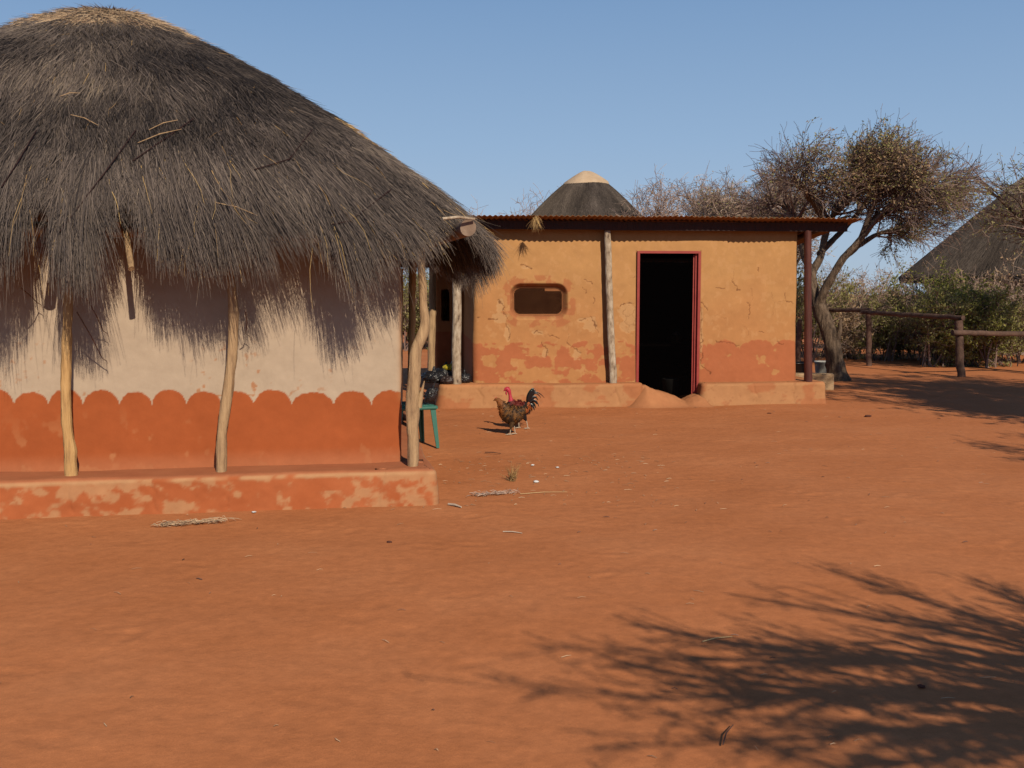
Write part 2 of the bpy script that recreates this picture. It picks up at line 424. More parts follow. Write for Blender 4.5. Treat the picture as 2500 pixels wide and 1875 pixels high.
prof = [(.015, -.05)] + [(.012 * (1 - z / .24), z) for z in np.arange(0, .245, .012)] + [(-.006, .252), (-.016, .260), (-.03, .266)] + [(-.03 - k * .02, .270) for k in range(1, 22)]
shell('plinth', pts, nn, prof, hpl_disp, hpl_col, M_mud, hut)

# roof
CA, CB, HA, HB, PEX, ZA, ZE = -2.60, 2.52, 3.40, 3.22, 6.2, 4.24, 2.0
def roofS(th, s):
    c, sn = np.cos(th), np.sin(th)
    pw = 2.0 + (PEX - 2.0) * sst(.1, .95, s)
    k = (np.abs(c) ** pw + np.abs(sn) ** pw) ** (-1 / pw)
    r = s
    x = CA + HA * k * c * r; y = CB + HB * k * sn * r
    f = (np.sqrt(s * s + .10) - math.sqrt(.10)) / (math.sqrt(1.10) - math.sqrt(.10))
    z = ZA - (ZA - ZE) * (f * .92 + .08 * s ** 7)
    z = z + (fbm(x * 1.1 + 50, y * 1.1, 41, 3) - .5) * .10 * sst(0, .3, s)
    return np.stack([x, y, z], -1)
def roof_frame(th, s):
    e = 1e-3; p = roofS(th, s); dn = nrm(roofS(th, s + e) - p); tt = nrm(roofS(th + e, s) - p)
    n = nrm(np.cross(dn, tt)); n = np.where(n[..., 2:] < 0, -n, n)
    return p, dn, tt, n
ths = np.linspace(0, 2 * math.pi, 361)[:-1]; ss = np.linspace(0, .915, 41)
TH, SS = np.meshgrid(ths, ss, indexing='ij'); P0, dn, tt, n0 = roof_frame(TH, np.maximum(SS, 1e-3))
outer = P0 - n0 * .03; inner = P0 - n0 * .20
Vt = np.concatenate([outer.reshape(-1, 3), inner.reshape(-1, 3)])
i = np.arange(360)[:, None]; j = np.arange(40)[None]; i2 = (i + 1) % 360; K = 41; off = 360 * K
Fo = np.stack([i * K + j, i * K + j + 1, i2 * K + j + 1, i2 * K + j], -1).reshape(-1, 4)
Fe = np.stack([i[:, 0] * K + 40, off + i[:, 0] * K + 40, off + i2[:, 0] * K + 40, i2[:, 0] * K + 40], -1)
roof = build('roof', Vt, [Fo, Fe], M_thcore, hut)
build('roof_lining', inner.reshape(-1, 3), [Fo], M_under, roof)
rng = np.random.default_rng(5)
# perimeter-even angles
tq = np.linspace(0, 2 * math.pi, 4001); pe = roofS(tq, np.ones_like(tq)); Lc = np.r_[0, np.cumsum(np.linalg.norm(np.diff(pe[:, :2], axis=0), axis=1))]
def even_theta(n, front=.8):
    u = rng.uniform(0, Lc[-1], n * 4); th = np.interp(u, Lc, tq)
    face = np.cos(th - R(-62)) > -.15
    k1 = th[face][:int(n * front)]; k2 = th[~face][:n - len(k1)]
    return np.concatenate([k1, k2])
def thatch(n, s_lo, s_hi, L, rad, lift, mat, name, parent, jit=.22, pw=.5, sel=None, rbase=None, front=.86, K=4):
    th = even_theta(n, front); rng.shuffle(th); s = (rng.uniform(s_lo ** (1 / pw), s_hi ** (1 / pw), len(th))) ** pw
    if sel is not None:
        k = sel(th, s); th, s = th[k], s[k]
    p, dn, tt, nn_ = roof_frame(th, s)
    N = len(th); Ls = rng.uniform(L[0], L[1], N)
    cl = fbm(p[:, 0] * 3, p[:, 1] * 3 + p[:, 2] * 2, 43, 3) - .5
    lat = rng.normal(0, jit, N) + cl * .9
    lf = rng.normal(.02, lift, N)
    P = [p + nn_ * rng.uniform(-.03, .02, N)[:, None]]
    d = nrm(dn + tt * lat[:, None] + nn_ * lf[:, None])
    for k in range(K - 1):
        P.append(P[-1] + d * (Ls / (K - 1))[:, None])
        d = nrm(d + rng.normal(0, .08, (N, 3)) + np.array([0, 0, -.05]))
    P = np.stack(P, 1)
    # keep the strands from sinking deep below the roof surface
    Rr = rad * rng.uniform(.6, 1.3, N)[:, None] * np.array([1, .95, .75, .15] if K == 4 else np.linspace(1, .2, K))[None]
    blot = fbm(p[:, 0] * 1.2, p[:, 1] * 1.2 + p[:, 2], 44, 4)
    fine = fbm(p[:, 0] * 14, p[:, 1] * 14 + p[:, 2] * 5, 45, 2)
    r_ = np.clip((rng.beta(2, 3, N) * .8 + (blot - .5) * 1.0 + (fine - .5) * .6 + .06) if rbase is None else rng.uniform(*rbase, N), 0, 1)
    V, Fq, a = strands(P, Rr, 3, r_)
    return build(name, V, [Fq], mat, parent, False, rnd=a)
thatch(140000, .04, .925, (.12, .34), .0024, .05, M_thatch, 'straw_coat', roof, jit=.17)
tag(thatch(380, .25, .93, (.10, .3), .0020, .10, M_gold, 'yellow_straw', roof, jit=.45), kind='stuff')
def cap_sel(th, s):
    return s < .225 + .03 * np.sin(th * 3 + 1) + .03 * rng.normal(size=len(th))
thatch(24000, .0, .25, (.12, .30), .0034, .08, M_straw, 'ridge_cap', roof, jit=.5, sel=cap_sel, front=.7, rbase=(0, 1), pw=.8)
def gold_sel(th, s):
    p = roofS(th, s); cx, cz = FH.loc(1095, 430, .9)
    dd = np.abs(np.mod(th - R(-27) - (s - .75) * .5 + math.pi, 2 * math.pi) - math.pi)
    return (dd < R(7) * (.4 + rng.uniform(0, .8, len(th)))) & (s > .62) & (s < .95)
thatch(60000, .6, .985, (.15, .38), .0034, .05, M_gold, 'exposed_straw', roof, sel=gold_sel, front=.99, jit=.25, rbase=(0, .9))
# hanging fringe
gaps = [(FH.loc(px, 700, -.6)[0], wd, dp) for px, wd, dp in ((92, .10, .95), (236, .05, .7), (292, .09, .9), (545, .05, .6), (640, .10, .6), (700, .05, .8), (832, .08, .7), (965, .09, .75), (430, .03, .4), (20, .04, .5))]
def fringe(n, mat, name, rad, rb=None, lenmul=1.0, stray=0.0):
    th = even_theta(n, .9); s = rng.uniform(.80, .93, len(th))
    p, dn, tt, nn_ = roof_frame(th, s); N = len(th)
    rim = roofS(th, np.ones(N)); q = np.interp(np.mod(th, 2 * math.pi), tq, Lc)
    L = .44 + .42 * (fbm(q * 2.2, q * 0, 51, 3) - .5) * 2 * .6 + .22 * (fbm(q * 10, q * 0, 52, 2) - .5)
    front = (rim[:, 1] < CB - HB * .72)
    g = np.zeros(N)
    for a, wd, dp in gaps: g = np.maximum(g, dp * np.exp(-((p[:, 0] - a) / wd) ** 4) * front)
    corner = np.exp(-((np.mod(th + math.pi, 2 * math.pi) - math.pi - R(-42)) / R(7)) ** 2)
    L = L * (1 - g) * (1 - .8 * corner) * lenmul + .05
    side = (np.cos(th) > .80)
    L = np.where(side, L * .62 + .0, L)
    L = L * rng.uniform(.72, 1.06, N) + (1 - s) * 3.3 * (1 - g * .95) * (1 - .7 * corner)
    K = 8; d = nrm(dn + tt * rng.normal(0, .08 + stray, N)[:, None]); P = [p + nn_ * rng.uniform(-.09, .02, N)[:, None]]
    cid = np.floor(q / .055 + .8 * vn(q * 7, q * 0, 54)); cen = np.interp((cid + .5) * .055, Lc, tq)
    dth = np.mod(cen - th + math.pi, 2 * math.pi) - math.pi; pull = (roofS(th + dth * .5, np.ones(N)) - roofS(th, np.ones(N))); pull[:, 2] = 0
    pl = np.linalg.norm(pull, axis=1, keepdims=True); pull = pull * np.minimum(1, .06 / np.maximum(pl, 1e-6))
    L = L * (.80 + .42 * _h(cid, cid * 0, 55))
    for k in range(K - 1):
        P.append(P[-1] + d * (L / (K - 1))[:, None])
        over = P[-1][:, 2] < ZE + .04
        down = np.array([0, 0, -1.0]) * np.where(over, .30, .03)[:, None]
        d = nrm(d + down + pull * (2.2 if k > 1 else .3) * (1 if stray == 0 else 0) + rng.normal(0, .035 + stray, (N, 3)))
    P = np.stack(P, 1); Rr = rad * rng.uniform(.6, 1.2, N)[:, None] * np.linspace(1, .25, K)[None]
    r_ = np.clip(rng.beta(2.2, 2.6, N) * .85 + .03, 0, 1) if rb is None else rng.uniform(*rb, N)
    V, Fq, a = strands(P, Rr, 3, r_)
    return build(name, V, [Fq], mat, roof, False, rnd=a)
fringe(60000, M_thatch, 'straw_fringe', .0033)
fringe(900, M_thatch, 'stray_straw', .0024, (.5, 1), 1.35, .06)
tag(fringe(700, M_gold, 'yellow_fringe', .0028, (.3, 1), 1.05, .05), kind='stuff')
# long twigs tied over the thatch
mb = MB()
for (x0, y0, x1, y1) in ((340, 355, 445, 325), (150, 245, 200, 240), (530, 500, 630, 530), (180, 290, 245, 315), (430, 305, 370, 325)):
    def on(px, py):
        best = None
        th_, s_ = np.meshgrid(np.linspace(R(-150), R(-10), 150), np.linspace(.1, 1, 120)); pp, _, _, nq = roof_frame(th_.ravel(), s_.ravel())
        Wd = FH.o[None] + pp[:, :1] * FH.a + pp[:, 1:2] * FH.b
        dz = pp[:, 2] - CAMH; zc = Wd[:, 1] * cP - dz * sP; yc = Wd[:, 1] * sP + dz * cP
        X = 1250 + F * Wd[:, 0] / zc; Y = 937.5 - F * yc / zc; k = np.argmin((X - px) ** 2 + (Y - py) ** 2)
        return pp[k] + nq[k] * .035
    a, b = on(x0, y0), on(x1, y1)
    mb = MB(); mb.tube([a, (a + b) / 2 + (0, 0, .015), b], [.003, .004, .0025], 5, cap=False)
    mb.build('twig', M_wood, roof)
for pl_ in (((330, 330), (250, 430), (140, 600)), ((620, 180), (470, 300), (330, 400)), ((90, 330), (40, 400), (5, 470)), ((950, 480), (860, 540), (800, 560)), ((760, 330), (700, 400), (620, 420))):
    mb = MB(); mb.tube([on(*q_) for q_ in pl_], .005, 5, cap=False); mb.build('cord', M_wood_dark, roof)
for x0, y0, x1, y1 in ((50, 702, 90, 738), (188, 762, 250, 875), (210, 725, 252, 808), (600, 760, 600, 815)):
    a_, z_ = FH.loc(x0, y0, -.45); a2_, z2_ = FH.loc(x1, y1, -.12); mb = MB()
    mb.tube([(a_, -.45, z_), ((a_ + a2_) / 2 + .01, -.30, (z_ + z2_) / 2), (a2_, -.12, z2_)], [.0045, .004, .003], 6)
    mb.tube([(a2_, -.12, z2_), (a2_ + .03, -.12, z2_ - .02), (a2_ + .035, -.12, z2_ - .045)], [.003, .0025, .0015], 5); mb.build('twig', M_rail if 'M_rail' in globals() else M_wood_dark, roof)
# posts under the eave
def world_pole(pxs, b, frame, wpx, mat, name, parent, amp=.24, seed=0, sides=14, extra_top=None):
    L = [(*frame.loc(x, y, b), w_) for x, y, w_ in zip([q[0] for q in pxs], [q[1] for q in pxs], wpx)]
    P = np.array([(a, b, z) for a, z, _ in L]); P = np.vstack([P[0] - (0, 0, .06), P]); wpx = [wpx[0]] + list(wpx); D = np.linalg.norm(P[0, :2] @ np.array([frame.a, frame.b]) + frame.o)
    r = np.array(wpx) / 2 / F * D
    # resample smooth
    tt_ = np.r_[0, np.cumsum(np.linalg.norm(np.diff(P, axis=0), axis=1))]; n = max(12, int(tt_[-1] / .03)); tn = np.linspace(0, tt_[-1], n)
    Q = np.stack([np.interp(tn, tt_, P[:, k]) for k in range(3)], 1); rr = np.interp(tn, tt_, r)
    ker = np.array([1, 2, 3, 2, 1.]) / 9
    Qp = np.pad(Q, ((2, 2), (0, 0)), 'edge')
    Qs = np.stack([np.convolve(Qp[:, k], ker, 'valid') for k in range(3)], 1); Qs[0] = Q[0]; Qs[-1] = Q[-1]
    m_ = MB(); m_.tube(Qs, rr, sides, amp=amp, seed=seed)
    return m_, Qs, rr
m_, q_, _ = world_pole([(174, 1154), (171, 1100), (163, 1050), (161, 934), (163, 837), (166, 770), (167, 690), (168, 610)], -.20, FH, [30, 27, 22, 21, 21, 19, 18, 16], M_wood_gold, 'post', hut, seed=3)
m_.build('post', M_wood_gold, hut)
m_, q_, _ = world_pole([(540, 1143), (542, 1054), (552, 982), (563, 910), (569, 837), (571, 770), (566, 717), (562, 640), (560, 600)], -.20, FH, [25, 25, 25, 23, 24, 25, 21, 17, 16], M_wood, 'post', hut, seed=5)
m_.build('post', M_wood, hut)
m_, q_, _ = world_pole([(1007, 1136), (1008, 1070), (1007, 996), (1010, 940), (1013, 891), (1014, 852), (1034, 815), (1039, 793), (1034, 755), (1031, 695), (1029, 650), (1027, 590)], -.20, FH, [28, 29, 34, 31, 29, 30, 29, 25, 22, 20, 19, 18], M_wood, 'post', hut, seed=9)
k0 = q_[len(q_) // 4]
a_, z_ = FH.loc(1022, 975, -.20); a2_, z2_ = FH.loc(1036, 930, -.22)
m_.tube([(a_, -.20, z_ - .06), (a_ + .01, -.21, z_), (a2_, -.22, z2_)], [.03, .022, .004], 8, amp=.3)
m_.build('post', M_wood, hut)
for bq, px, wv in ((2.1, 1004, 17), (4.2, 990, 14)):
    m_, q_, _ = world_pole([(px, 1035), (px - 1, 940), (px, 860), (px + 2, 782), (px + 2, 700), (px + 4, 640)] if bq < 3 else [(px - 14, 985), (px - 13, 800), (px - 12, 655)], bq, FH, [wv] * (6 if bq < 3 else 3), M_wood, 'post', hut, seed=int(px))
    m_.build('post', M_wood_gold, hut)
for a in (-1.9, -3.6):   # back posts
    m_ = MB(); m_.tube([(a, WH + .2, .25), (a + .03, WH + .2, 1.1), (a, WH + .2, 2.0)], .045, 10, amp=.15); m_.build('post', M_wood, hut)
# wall plate logs and rafters
m_ = MB(); m_.tube([(-WH - .7, -.22, 2.04), (-3.0, -.20, 2.06), (-1.2, -.16, 2.05), (.12, -.14, 2.0)], [.06, .055, .05, .046], 14, amp=.1, seed=2); m_.build('eave_beam', M_wood, hut)
ba, bz = FH.loc(1143, 556, -.42); m_ = MB(); m_.tube([(ba, -.42, bz), (ba - .08, .6, bz - .01), (ba - .2, 2.4, bz - .03), (ba - .3, WH + .6, 2.05)], [.062, .06, .056, .05], 18, amp=.06, seed=4); m_.build('eave_beam', mat_noise('old_log', [(.3, (.14, .095, .07)), (.7, (.30, .215, .16))], 9, .9, .1, bumps=[(20, .008, 4, None)]), hut)
m_ = MB(); m_.tube([(-WH - .3, -.4, 2.04), (-WH - .3, WH + .5, 2.05)], .05, 12, amp=.1, seed=6); m_.build('eave_beam', M_wood, hut)
m_ = MB(); m_.tube([(-WH - .6, WH + .22, 2.05), (.5, WH + .22, 2.05)], .05, 12, amp=.1, seed=7); m_.build('eave_beam', M_wood, hut)
for deg in list(range(-150, 60, 14)):
    th = R(deg); s = np.array([.12, .45, .72, .93]); p, dn, tt, nn_ = roof_frame(np.full(4, th), s); q = p - nn_ * .25
    m_ = MB(); m_.tube(q, [.04, .042, .045, .04], 8, amp=.15, seed=deg + 200); m_.build('rafter', M_wood, hut)
for px, py, b, r, l in ((100, 606, -.62, .042, .75), (305, 610, -.55, .022, .6)):
    a, z = FH.loc(px, py, b)
    m_ = MB(); dx = 0 if l > .7 else -.10
    m_.tube([(a + (0 if l > .7 else .04), b, z - (0 if l > .7 else .13)), (a + dx * .5, b + l * .5, z + l * .25), (a + dx, b + l, z + l * .5)], [r, r, r * .9], 12, amp=.15, seed=px)
    m_.build('rafter', M_wood_dark if l > .7 else M_wood, hut)  # dark wood on the thicker stub paints in its shade under the eave
a, z = FH.loc(1080, 534, -.55); a1, z1 = FH.loc(1158, 535, -.45)
m_ = MB(); m_.tube([(a, -.55, z), ((a + a1) / 2, -.52, (z + z1) / 2 + .012), (a1, -.45, z1)], [.012, .011, .010], 8, amp=.15); m_.build('purlin', M_wood_grey, hut)

# ================================================================== MUD HOUSE (middle)
house = empty('mud_house', (FA.o[0], FA.o[1], 0), FA.ang)
tag(house, 'ochre mud walled house with rusty flat sheet roof, red door frame and meshed window', 'house')
WB, PT = .25, .32
wa0 = FA.loc(1158, 930, WB)[0]; wa1 = FA.loc(1943, 925, WB)[0]
da0, dzt = FA.loc(1556, 613, WB); da1 = FA.loc(1708, 700, WB)[0]
wn0, wz1 = FA.loc(1255, 702, WB); wn1, wz0 = FA.loc(1376, 769, WB)
WD = 4.0
def Z5(x, y): return FA.loc(1150 + x / 2.552, 400 + y / 2.552, WB)
def Z6(x, y): return FA.loc(1650 + x / 2.552, 400 + y / 2.552, WB)
cr5 = [[(170, 850), (205, 890), (200, 930), (235, 970)], [(215, 1000), (245, 1060), (235, 1095)], [(105, 965), (160, 965)], [(385, 1060), (415, 1042), (445, 1055)],
       [(440, 1115), (455, 1135), (478, 1160), (465, 1195)], [(600, 1115), (640, 1145), (690, 1180)], [(745, 950), (765, 985), (795, 1050)], [(670, 972), (715, 970)],
       [(925, 885), (965, 870), (1010, 868)], [(1425, 870), (1440, 930), (1430, 1000), (1440, 1100), (1425, 1160), (1440, 1200), (1425, 1250)],
       [(1430, 1250), (1460, 1275), (1490, 1310)], [(1430, 860), (1475, 905)], [(310, 625), (380, 650)], [(705, 720), (750, 745)], [(765, 830), (768, 870)], [(35, 960), (60, 950)],
       [(700, 770), (715, 805)], [(480, 1060), (545, 1085)]]
fine5 = [[(955, 900), (945, 930), (970, 950), (1000, 940)], [(970, 950), (960, 985), (985, 1010), (1020, 1000)], [(1000, 940), (1020, 905), (1030, 890)], [(985, 1010), (975, 1045), (1005, 1060)],
         [(1000, 940), (1025, 965), (1020, 1000)], [(1005, 1060), (1025, 1040)], [(955, 900), (990, 880)], [(1000, 715), (1025, 705)], [(610, 1060), (600, 1110)]]
cr6 = [[(355, 730), (385, 785), (400, 790)], [(440, 865), (465, 880), (462, 925), (445, 960)], [(235, 780), (265, 765), (300, 780)], [(685, 800), (680, 850), (730, 870)],
       [(240, 1105), (310, 1110), (400, 1135)], [(515, 1045), (548, 1052)], [(630, 1105), (665, 1125)], [(512, 650), (515, 665)]]
fine6 = [[(230, 940), (270, 945), (320, 970)], [(640, 860), (680, 850)], [(470, 780), (480, 840), (460, 870)], [(590, 800), (610, 870), (600, 950)], [(420, 1010), (455, 1040), (440, 1070)], [(370, 660), (355, 730)], [(340, 700), (355, 730)]]
cracks = [([Z5(*p_) for p_ in c], 1.0) for c in cr5] + [([Z5(*p_) for p_ in c], .45) for c in fine5] + [([Z6(*p_) for p_ in c], .9) for c in cr6] + [([Z6(*p_) for p_ in c], .4) for c in fine6]
chips = [(*Z5(x, y), rx / 2.552 / 170, ry / 2.552 / 170) for x, y, rx, ry in ((180, 880, 25, 45), (185, 960, 55, 35), (225, 1045, 22, 55), (745, 1005, 42, 55), (700, 975, 35, 14), (415, 1052, 34, 13), (465, 1175, 20, 28), (660, 1185, 28, 36), (350, 645, 35, 10), (1432, 1050, 12, 200), (985, 960, 55, 100))]
def win_d(A, Z):      # signed distance-ish to the window's rounded opening
    ca, cz, ha, hz = (wn0 + wn1) / 2, (wz0 + wz1) / 2, (wn1 - wn0) / 2, (wz1 - wz0) / 2
    r = .10; qx = np.abs(A - ca) - ha + r; qz = np.abs(Z - cz) - hz + r
    d = np.hypot(np.maximum(qx, 0), np.maximum(qz, 0)) + np.minimum(np.maximum(qx, qz), 0) - r
    return d
def crackmap(A, Z):
    best = np.zeros(A.shape); jx = (fbm(A * 22, Z * 22, 61, 4) - .5) * .06; jz = (fbm(A * 22 + 9, Z * 22, 62, 4) - .5) * .06; thin = .4 + .9 * fbm(A * 12, Z * 12, 60, 2)
    for pts_, s_ in cracks:
        d = segdist(A + jx, Z + jz, pts_); best = np.maximum(best, s_ * np.clip(1.5 - d / ((.0030 + .0040 * s_) * thin), 0, 1))
    return best
def chipmap(A, Z):
    o = np.zeros(A.shape); n = (fbm(A * 14, Z * 14, 63, 4) - .5) * 1.4
    for ca, cz, rx, rz in chips: o = np.maximum(o, sst(1.0, .85, np.hypot((A - ca) / rx, (Z - cz) / rz) + n))
    return o
def band(A, Z):
    per = .5; u = np.mod(A + .12, per) / per
    top = .80 + .10 * np.power(np.clip(1 - np.abs(2 * u - 1) ** 2.2, 0, 1), .6) + (fbm(A * 9, Z * 9, 64, 4) - .5) * .14
    dens = np.where(A > da1, .74, .55) + .10 * (Z > .72)
    body = sst(.47, .53, fbm(A * 5.5, Z * 6.5, 65, 5) + (dens - .5) * .7)
    return sst(.012, -.012, Z - top) * body
def h_disp(A, B, Z, nb):
    q = A + B; fr = nb < -.9
    d = (fbm(q * 1.1, Z * 1.1, 66, 3) - .5) * .045 + (fbm(q * 6, Z * 6, 67, 2) - .5) * .004 + (1.4 - Z) * .012
    wd = win_d(A, Z)
    d = d - fr * .11 * sst(.07, -.01, wd)
    d = d - fr * (.005 * crackmap(A, Z)) - fr * .003 * chipmap(A, Z) + fr * .0015 * sst(0, 1, band(A, Z))
    return d
OCH = np.array((.50, .262, .105)); OCH2 = np.array((.475, .222, .088)); RD = np.array((.40, .125, .056)); CHP = np.array((.55, .32, .155))
def h_col(A, B, Z, nb):
    q = np.where(np.abs(nb) > .7, A, A + B); fr = (nb < -.9)
    c = mixc(OCH2, OCH, sst(.9, 2.1, Z + (fbm(q * 1.4, Z * 1.4, 68, 3) - .5) * 1.2))
    c = c * (1 + (fbm(q * 3.5, Z * 6, 69, 4) - .5)[..., None] * .16)
    c = mixc(c, (.58, .31, .14), sst(.60, .68, fbm(q * 16, Z * 12, 70, 4)) * .35)
    wd = win_d(A, Z)
    ring = sst(.0, .02, wd) * sst(.2, .17, np.abs(wd - .09) + .1) * (sst(.45, .56, fbm(q * 12, Z * 12, 71, 4) + .1 * (wd < .06)))
    c = mixc(c, RD, fr * ring * .6)
    c = mixc(c, RD, sst(.05, .0, wd) * fr * .55)
    c = mixc(c, mixc(RD, RD * 1.12, fbm(q * 5, Z * 5, 72, 3)), np.where(np.abs(nb) > .7, band(A, Z), (Z < .9) * .9) * .88)
    c = mixc(c, CHP, fr * chipmap(A, Z) * .6)
    c = mixc(c, (.13, .05, .022), fr * np.clip(crackmap(A, Z), 0, 1) * .75)
    dd = np.minimum(np.abs(A - da0 + .01), np.abs(A - da1 - .012)); c = mixc(c, (.30, .13, .06), fr * (dd < .012) * (Z < dzt + .02) * .6)
    return c
def h_zmap(A, B, Z): return Z * (2.60 - .1 * (B + .2) - .0) / 2.60
pts, nn = rrect(wa0, wa1, WB, WB + WD, .07, .0085, 3)
def h_keep(a, b, z, nb):
    fr = nb < -.9
    door = fr & (a > da0) & (a < da1) & (z < dzt)
    return ~(door | (fr & (win_d(a, z) < -.012) & ~((a > wn0 + .64 * (wn1 - wn0)) & (z > wz1 - .05))))
wall = shell('wall', pts, nn, [(0, z) for z in np.arange(0.0, 2.605, .0085)], h_disp, h_col, M_mud, house, keep=h_keep, zmap=h_zmap)
# room behind, its shade put into near-black walls, with its things
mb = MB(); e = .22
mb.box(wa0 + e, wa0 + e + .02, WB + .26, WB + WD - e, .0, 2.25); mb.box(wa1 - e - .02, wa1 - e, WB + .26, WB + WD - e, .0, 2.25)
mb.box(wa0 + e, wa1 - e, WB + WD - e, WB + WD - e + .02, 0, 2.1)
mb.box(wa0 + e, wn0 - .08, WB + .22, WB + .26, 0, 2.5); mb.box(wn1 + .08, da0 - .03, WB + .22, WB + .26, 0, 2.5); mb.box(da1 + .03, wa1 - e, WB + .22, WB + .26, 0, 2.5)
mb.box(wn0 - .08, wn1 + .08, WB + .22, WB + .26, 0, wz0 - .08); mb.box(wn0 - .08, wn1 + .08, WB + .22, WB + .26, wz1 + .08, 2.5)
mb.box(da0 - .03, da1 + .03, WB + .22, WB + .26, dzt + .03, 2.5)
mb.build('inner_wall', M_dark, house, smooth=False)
# plinths
def ap_disp(A, B, Z, nb):
    q = A - B
    d = (fbm(q * 1.3, Z * 2, 81, 3) - .5) * .08 + (fbm(q * 9, Z * 9, 82, 4) - .5) * .018
    for px, k in ((1175, 1), (1322, .6), (1505, 1), (1840, 1), (1940, .9), (1120, .5)):
        a = FA.loc(px, 960, 0)[0]
        d = d - .014 * k * np.exp(-((A - a - (fbm(Z * 8, Z * 0 + px, 83, 3) - .5) * .14) / .010) ** 2) * (nb < -.5) * (Z > .03)
    return d, (fbm(A * 1.5, B * 1.5, 84, 3) - .5) * .03 * (Z > .28)
def ap_col(A, B, Z, nb):
    q = A - B
    side = mixc(np.array((.455, .222, .102)), np.array((.41, .155, .068)), sst(.50, .58, fbm(q * 2.8, Z * 4, 85, 5) + .04 * (Z < .08)) * .85)
    side = mixc(side, (.32, .14, .07), sst(.72, .76, fbm(q * 18, Z * 18, 86, 3)) * .5)
    tp = mixc(np.array((.50, .19, .08)), np.array((.55, .25, .11)), fbm(A * 4, B * 4, 87, 3))
    c = mixc(side, tp, sst(.30, .316, Z))
    return c
zs = [(.02, -.06)] + [(.03 * (1 - z / .3) ** 2, z) for z in np.arange(0, .29, .014)] + [(-.01, .302), (-.022, .312), (-.04, .318)] + [(-.04 - k * .04, .32) for k in range(1, 14)]
pe1 = FA.loc(1578, 960, 0)[0]; pe2 = FA.loc(1713, 970, 0)[0]; pe3 = FA.loc(2018, 986, 0)[0]
pts, nn = rrect(0.0, pe1 - .02, 0, WB + WD + .3, .12, .016)
shell('plinth', pts, nn, zs, ap_disp, ap_col, M_mud, house)
pts, nn = rrect(pe2, pe3, 0, WB + WD + .3, .07, .016)
shell('plinth', pts, nn, zs, ap_disp, ap_col, M_mud, house)
mb = MB(); mb.box(.4, wa0 + .4, .45, WB + WD, .2, .317, c=(.5, .19, .08)); mb.build('veranda_floor', M_mud, house, False, True)
# eroded threshold mound in the doorway
ga = np.arange(pe1 - .34, pe2 + .22, .014); gb = np.arange(-.42, .75, .014); A_, B_ = np.meshgrid(ga, gb, indexing='ij')
sill = np.array([FA.loc(x, y, .16) for x, y in ((1540, 916), (1562, 930), (1585, 945), (1612, 952), (1640, 962), (1666, 975), (1682, 966), (1698, 960), (1712, 960), (1730, 975))])
Zr = np.minimum(np.interp(A_, sill[:, 0], sill[:, 1]), .30)
fo = np.where(B_ < .14, sst(-.22 - .1 * fbm(A_ * 3, A_ * 0, 7, 2), .10, B_), sst(1.5, .2, B_))
fo = fo * np.where(B_ < .06, sst(pe1 - .30, pe1 + .04, A_), 1)
Zm = np.maximum(Zr, .0) * fo * sst(pe2 + .21, pe2 + .02, A_) + (fbm(A_ * 9, B_ * 9, 88, 3) - .5) * .03 * fo - .012
ni_, nj_ = A_.shape; i_, j_ = np.meshgrid(np.arange(ni_ - 1), np.arange(nj_ - 1), indexing='ij')
Fm = np.stack([i_ * nj_ + j_, (i_ + 1) * nj_ + j_, (i_ + 1) * nj_ + j_ + 1, i_ * nj_ + j_ + 1], -1).reshape(-1, 4)
Cm = mixc((.44, .175, .078), (.50, .22, .098), fbm(A_ * 5, B_ * 5, 89, 3)).reshape(-1, 3)
build('threshold', np.stack([A_, B_, Zm], -1).reshape(-1, 3), [Fm], M_mud, house, True, Cm)
# door frame, added dark sheet in the doorway, window mesh
mb = MB(); fw = .032; f0, f1 = WB - .035, WB + .09
mb.box(da0 - .004, da0 + fw, f0, f1, .0, dzt); mb.box(da1 - fw, da1 + .004, f0, f1, 0, dzt); mb.box(da0 + fw, da1 - fw, f0, f1, dzt - fw, dzt + .003)
mb.box(da1 - fw - .03, da1 - fw, f0 + .05, f1 + .01, 0, dzt - fw)
mb.build('door_frame', M_redpaint, house, False)
m, t, p = mat_base('doorway_dark_sheet', .9, .0); p.inputs['Base Color'].default_value = (.0012, .001, .0012, 1)  # see-through black sheet, added so the doorway stays dark
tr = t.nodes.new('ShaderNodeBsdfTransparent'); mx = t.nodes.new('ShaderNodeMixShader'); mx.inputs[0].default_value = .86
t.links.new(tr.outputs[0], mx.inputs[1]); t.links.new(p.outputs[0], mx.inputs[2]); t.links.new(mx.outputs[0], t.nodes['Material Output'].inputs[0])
dl = MB(); dl.add([(da0 + fw + .002, f1 - .03, 0), (da1 - fw - .03, f1 - .03, 0), (da1 - fw - .03, f1 - .03, dzt - fw - .002), (da0 + fw + .002, f1 - .03, dzt - fw - .002)], [(0, 1, 2, 3)]); door = dl.build('door', m, house, False)  # this door is the added sheet that holds sunlight back from the room
dl = MB(); xr = da1 - fw - .034
dl.box(xr - .02, xr, f1 - .045, f1 - .032, 0.02, dzt - fw - .02); dl.build('door_stile', M_redpaint, door, False)
nx = 24; nz = 22; W_, H_ = wn1 - wn0 + .06, wz1 - wz0 + .06
P = []
for k in range(nz + 1):
    z = wz0 - .03 + H_ * k / nz; hh = H_ / nz * .5
    x = np.linspace(wn0 - .03, wn1 + .03, nx * 2 + 1); zz = z + hh * np.where((np.arange(nx * 2 + 1)) % 2 == 0, -1, 1) * .92
    P.append(np.stack([x, np.full_like(x, WB + .085), zz], -1)); P.append(np.stack([x, np.full_like(x, WB + .087), z + hh * np.where((np.arange(nx * 2 + 1)) % 2 == 0, 1, -1) * .92], -1))
P = np.array(P); V, Fq, a = strands(P, np.full(P.shape[:2], .0014), 4)
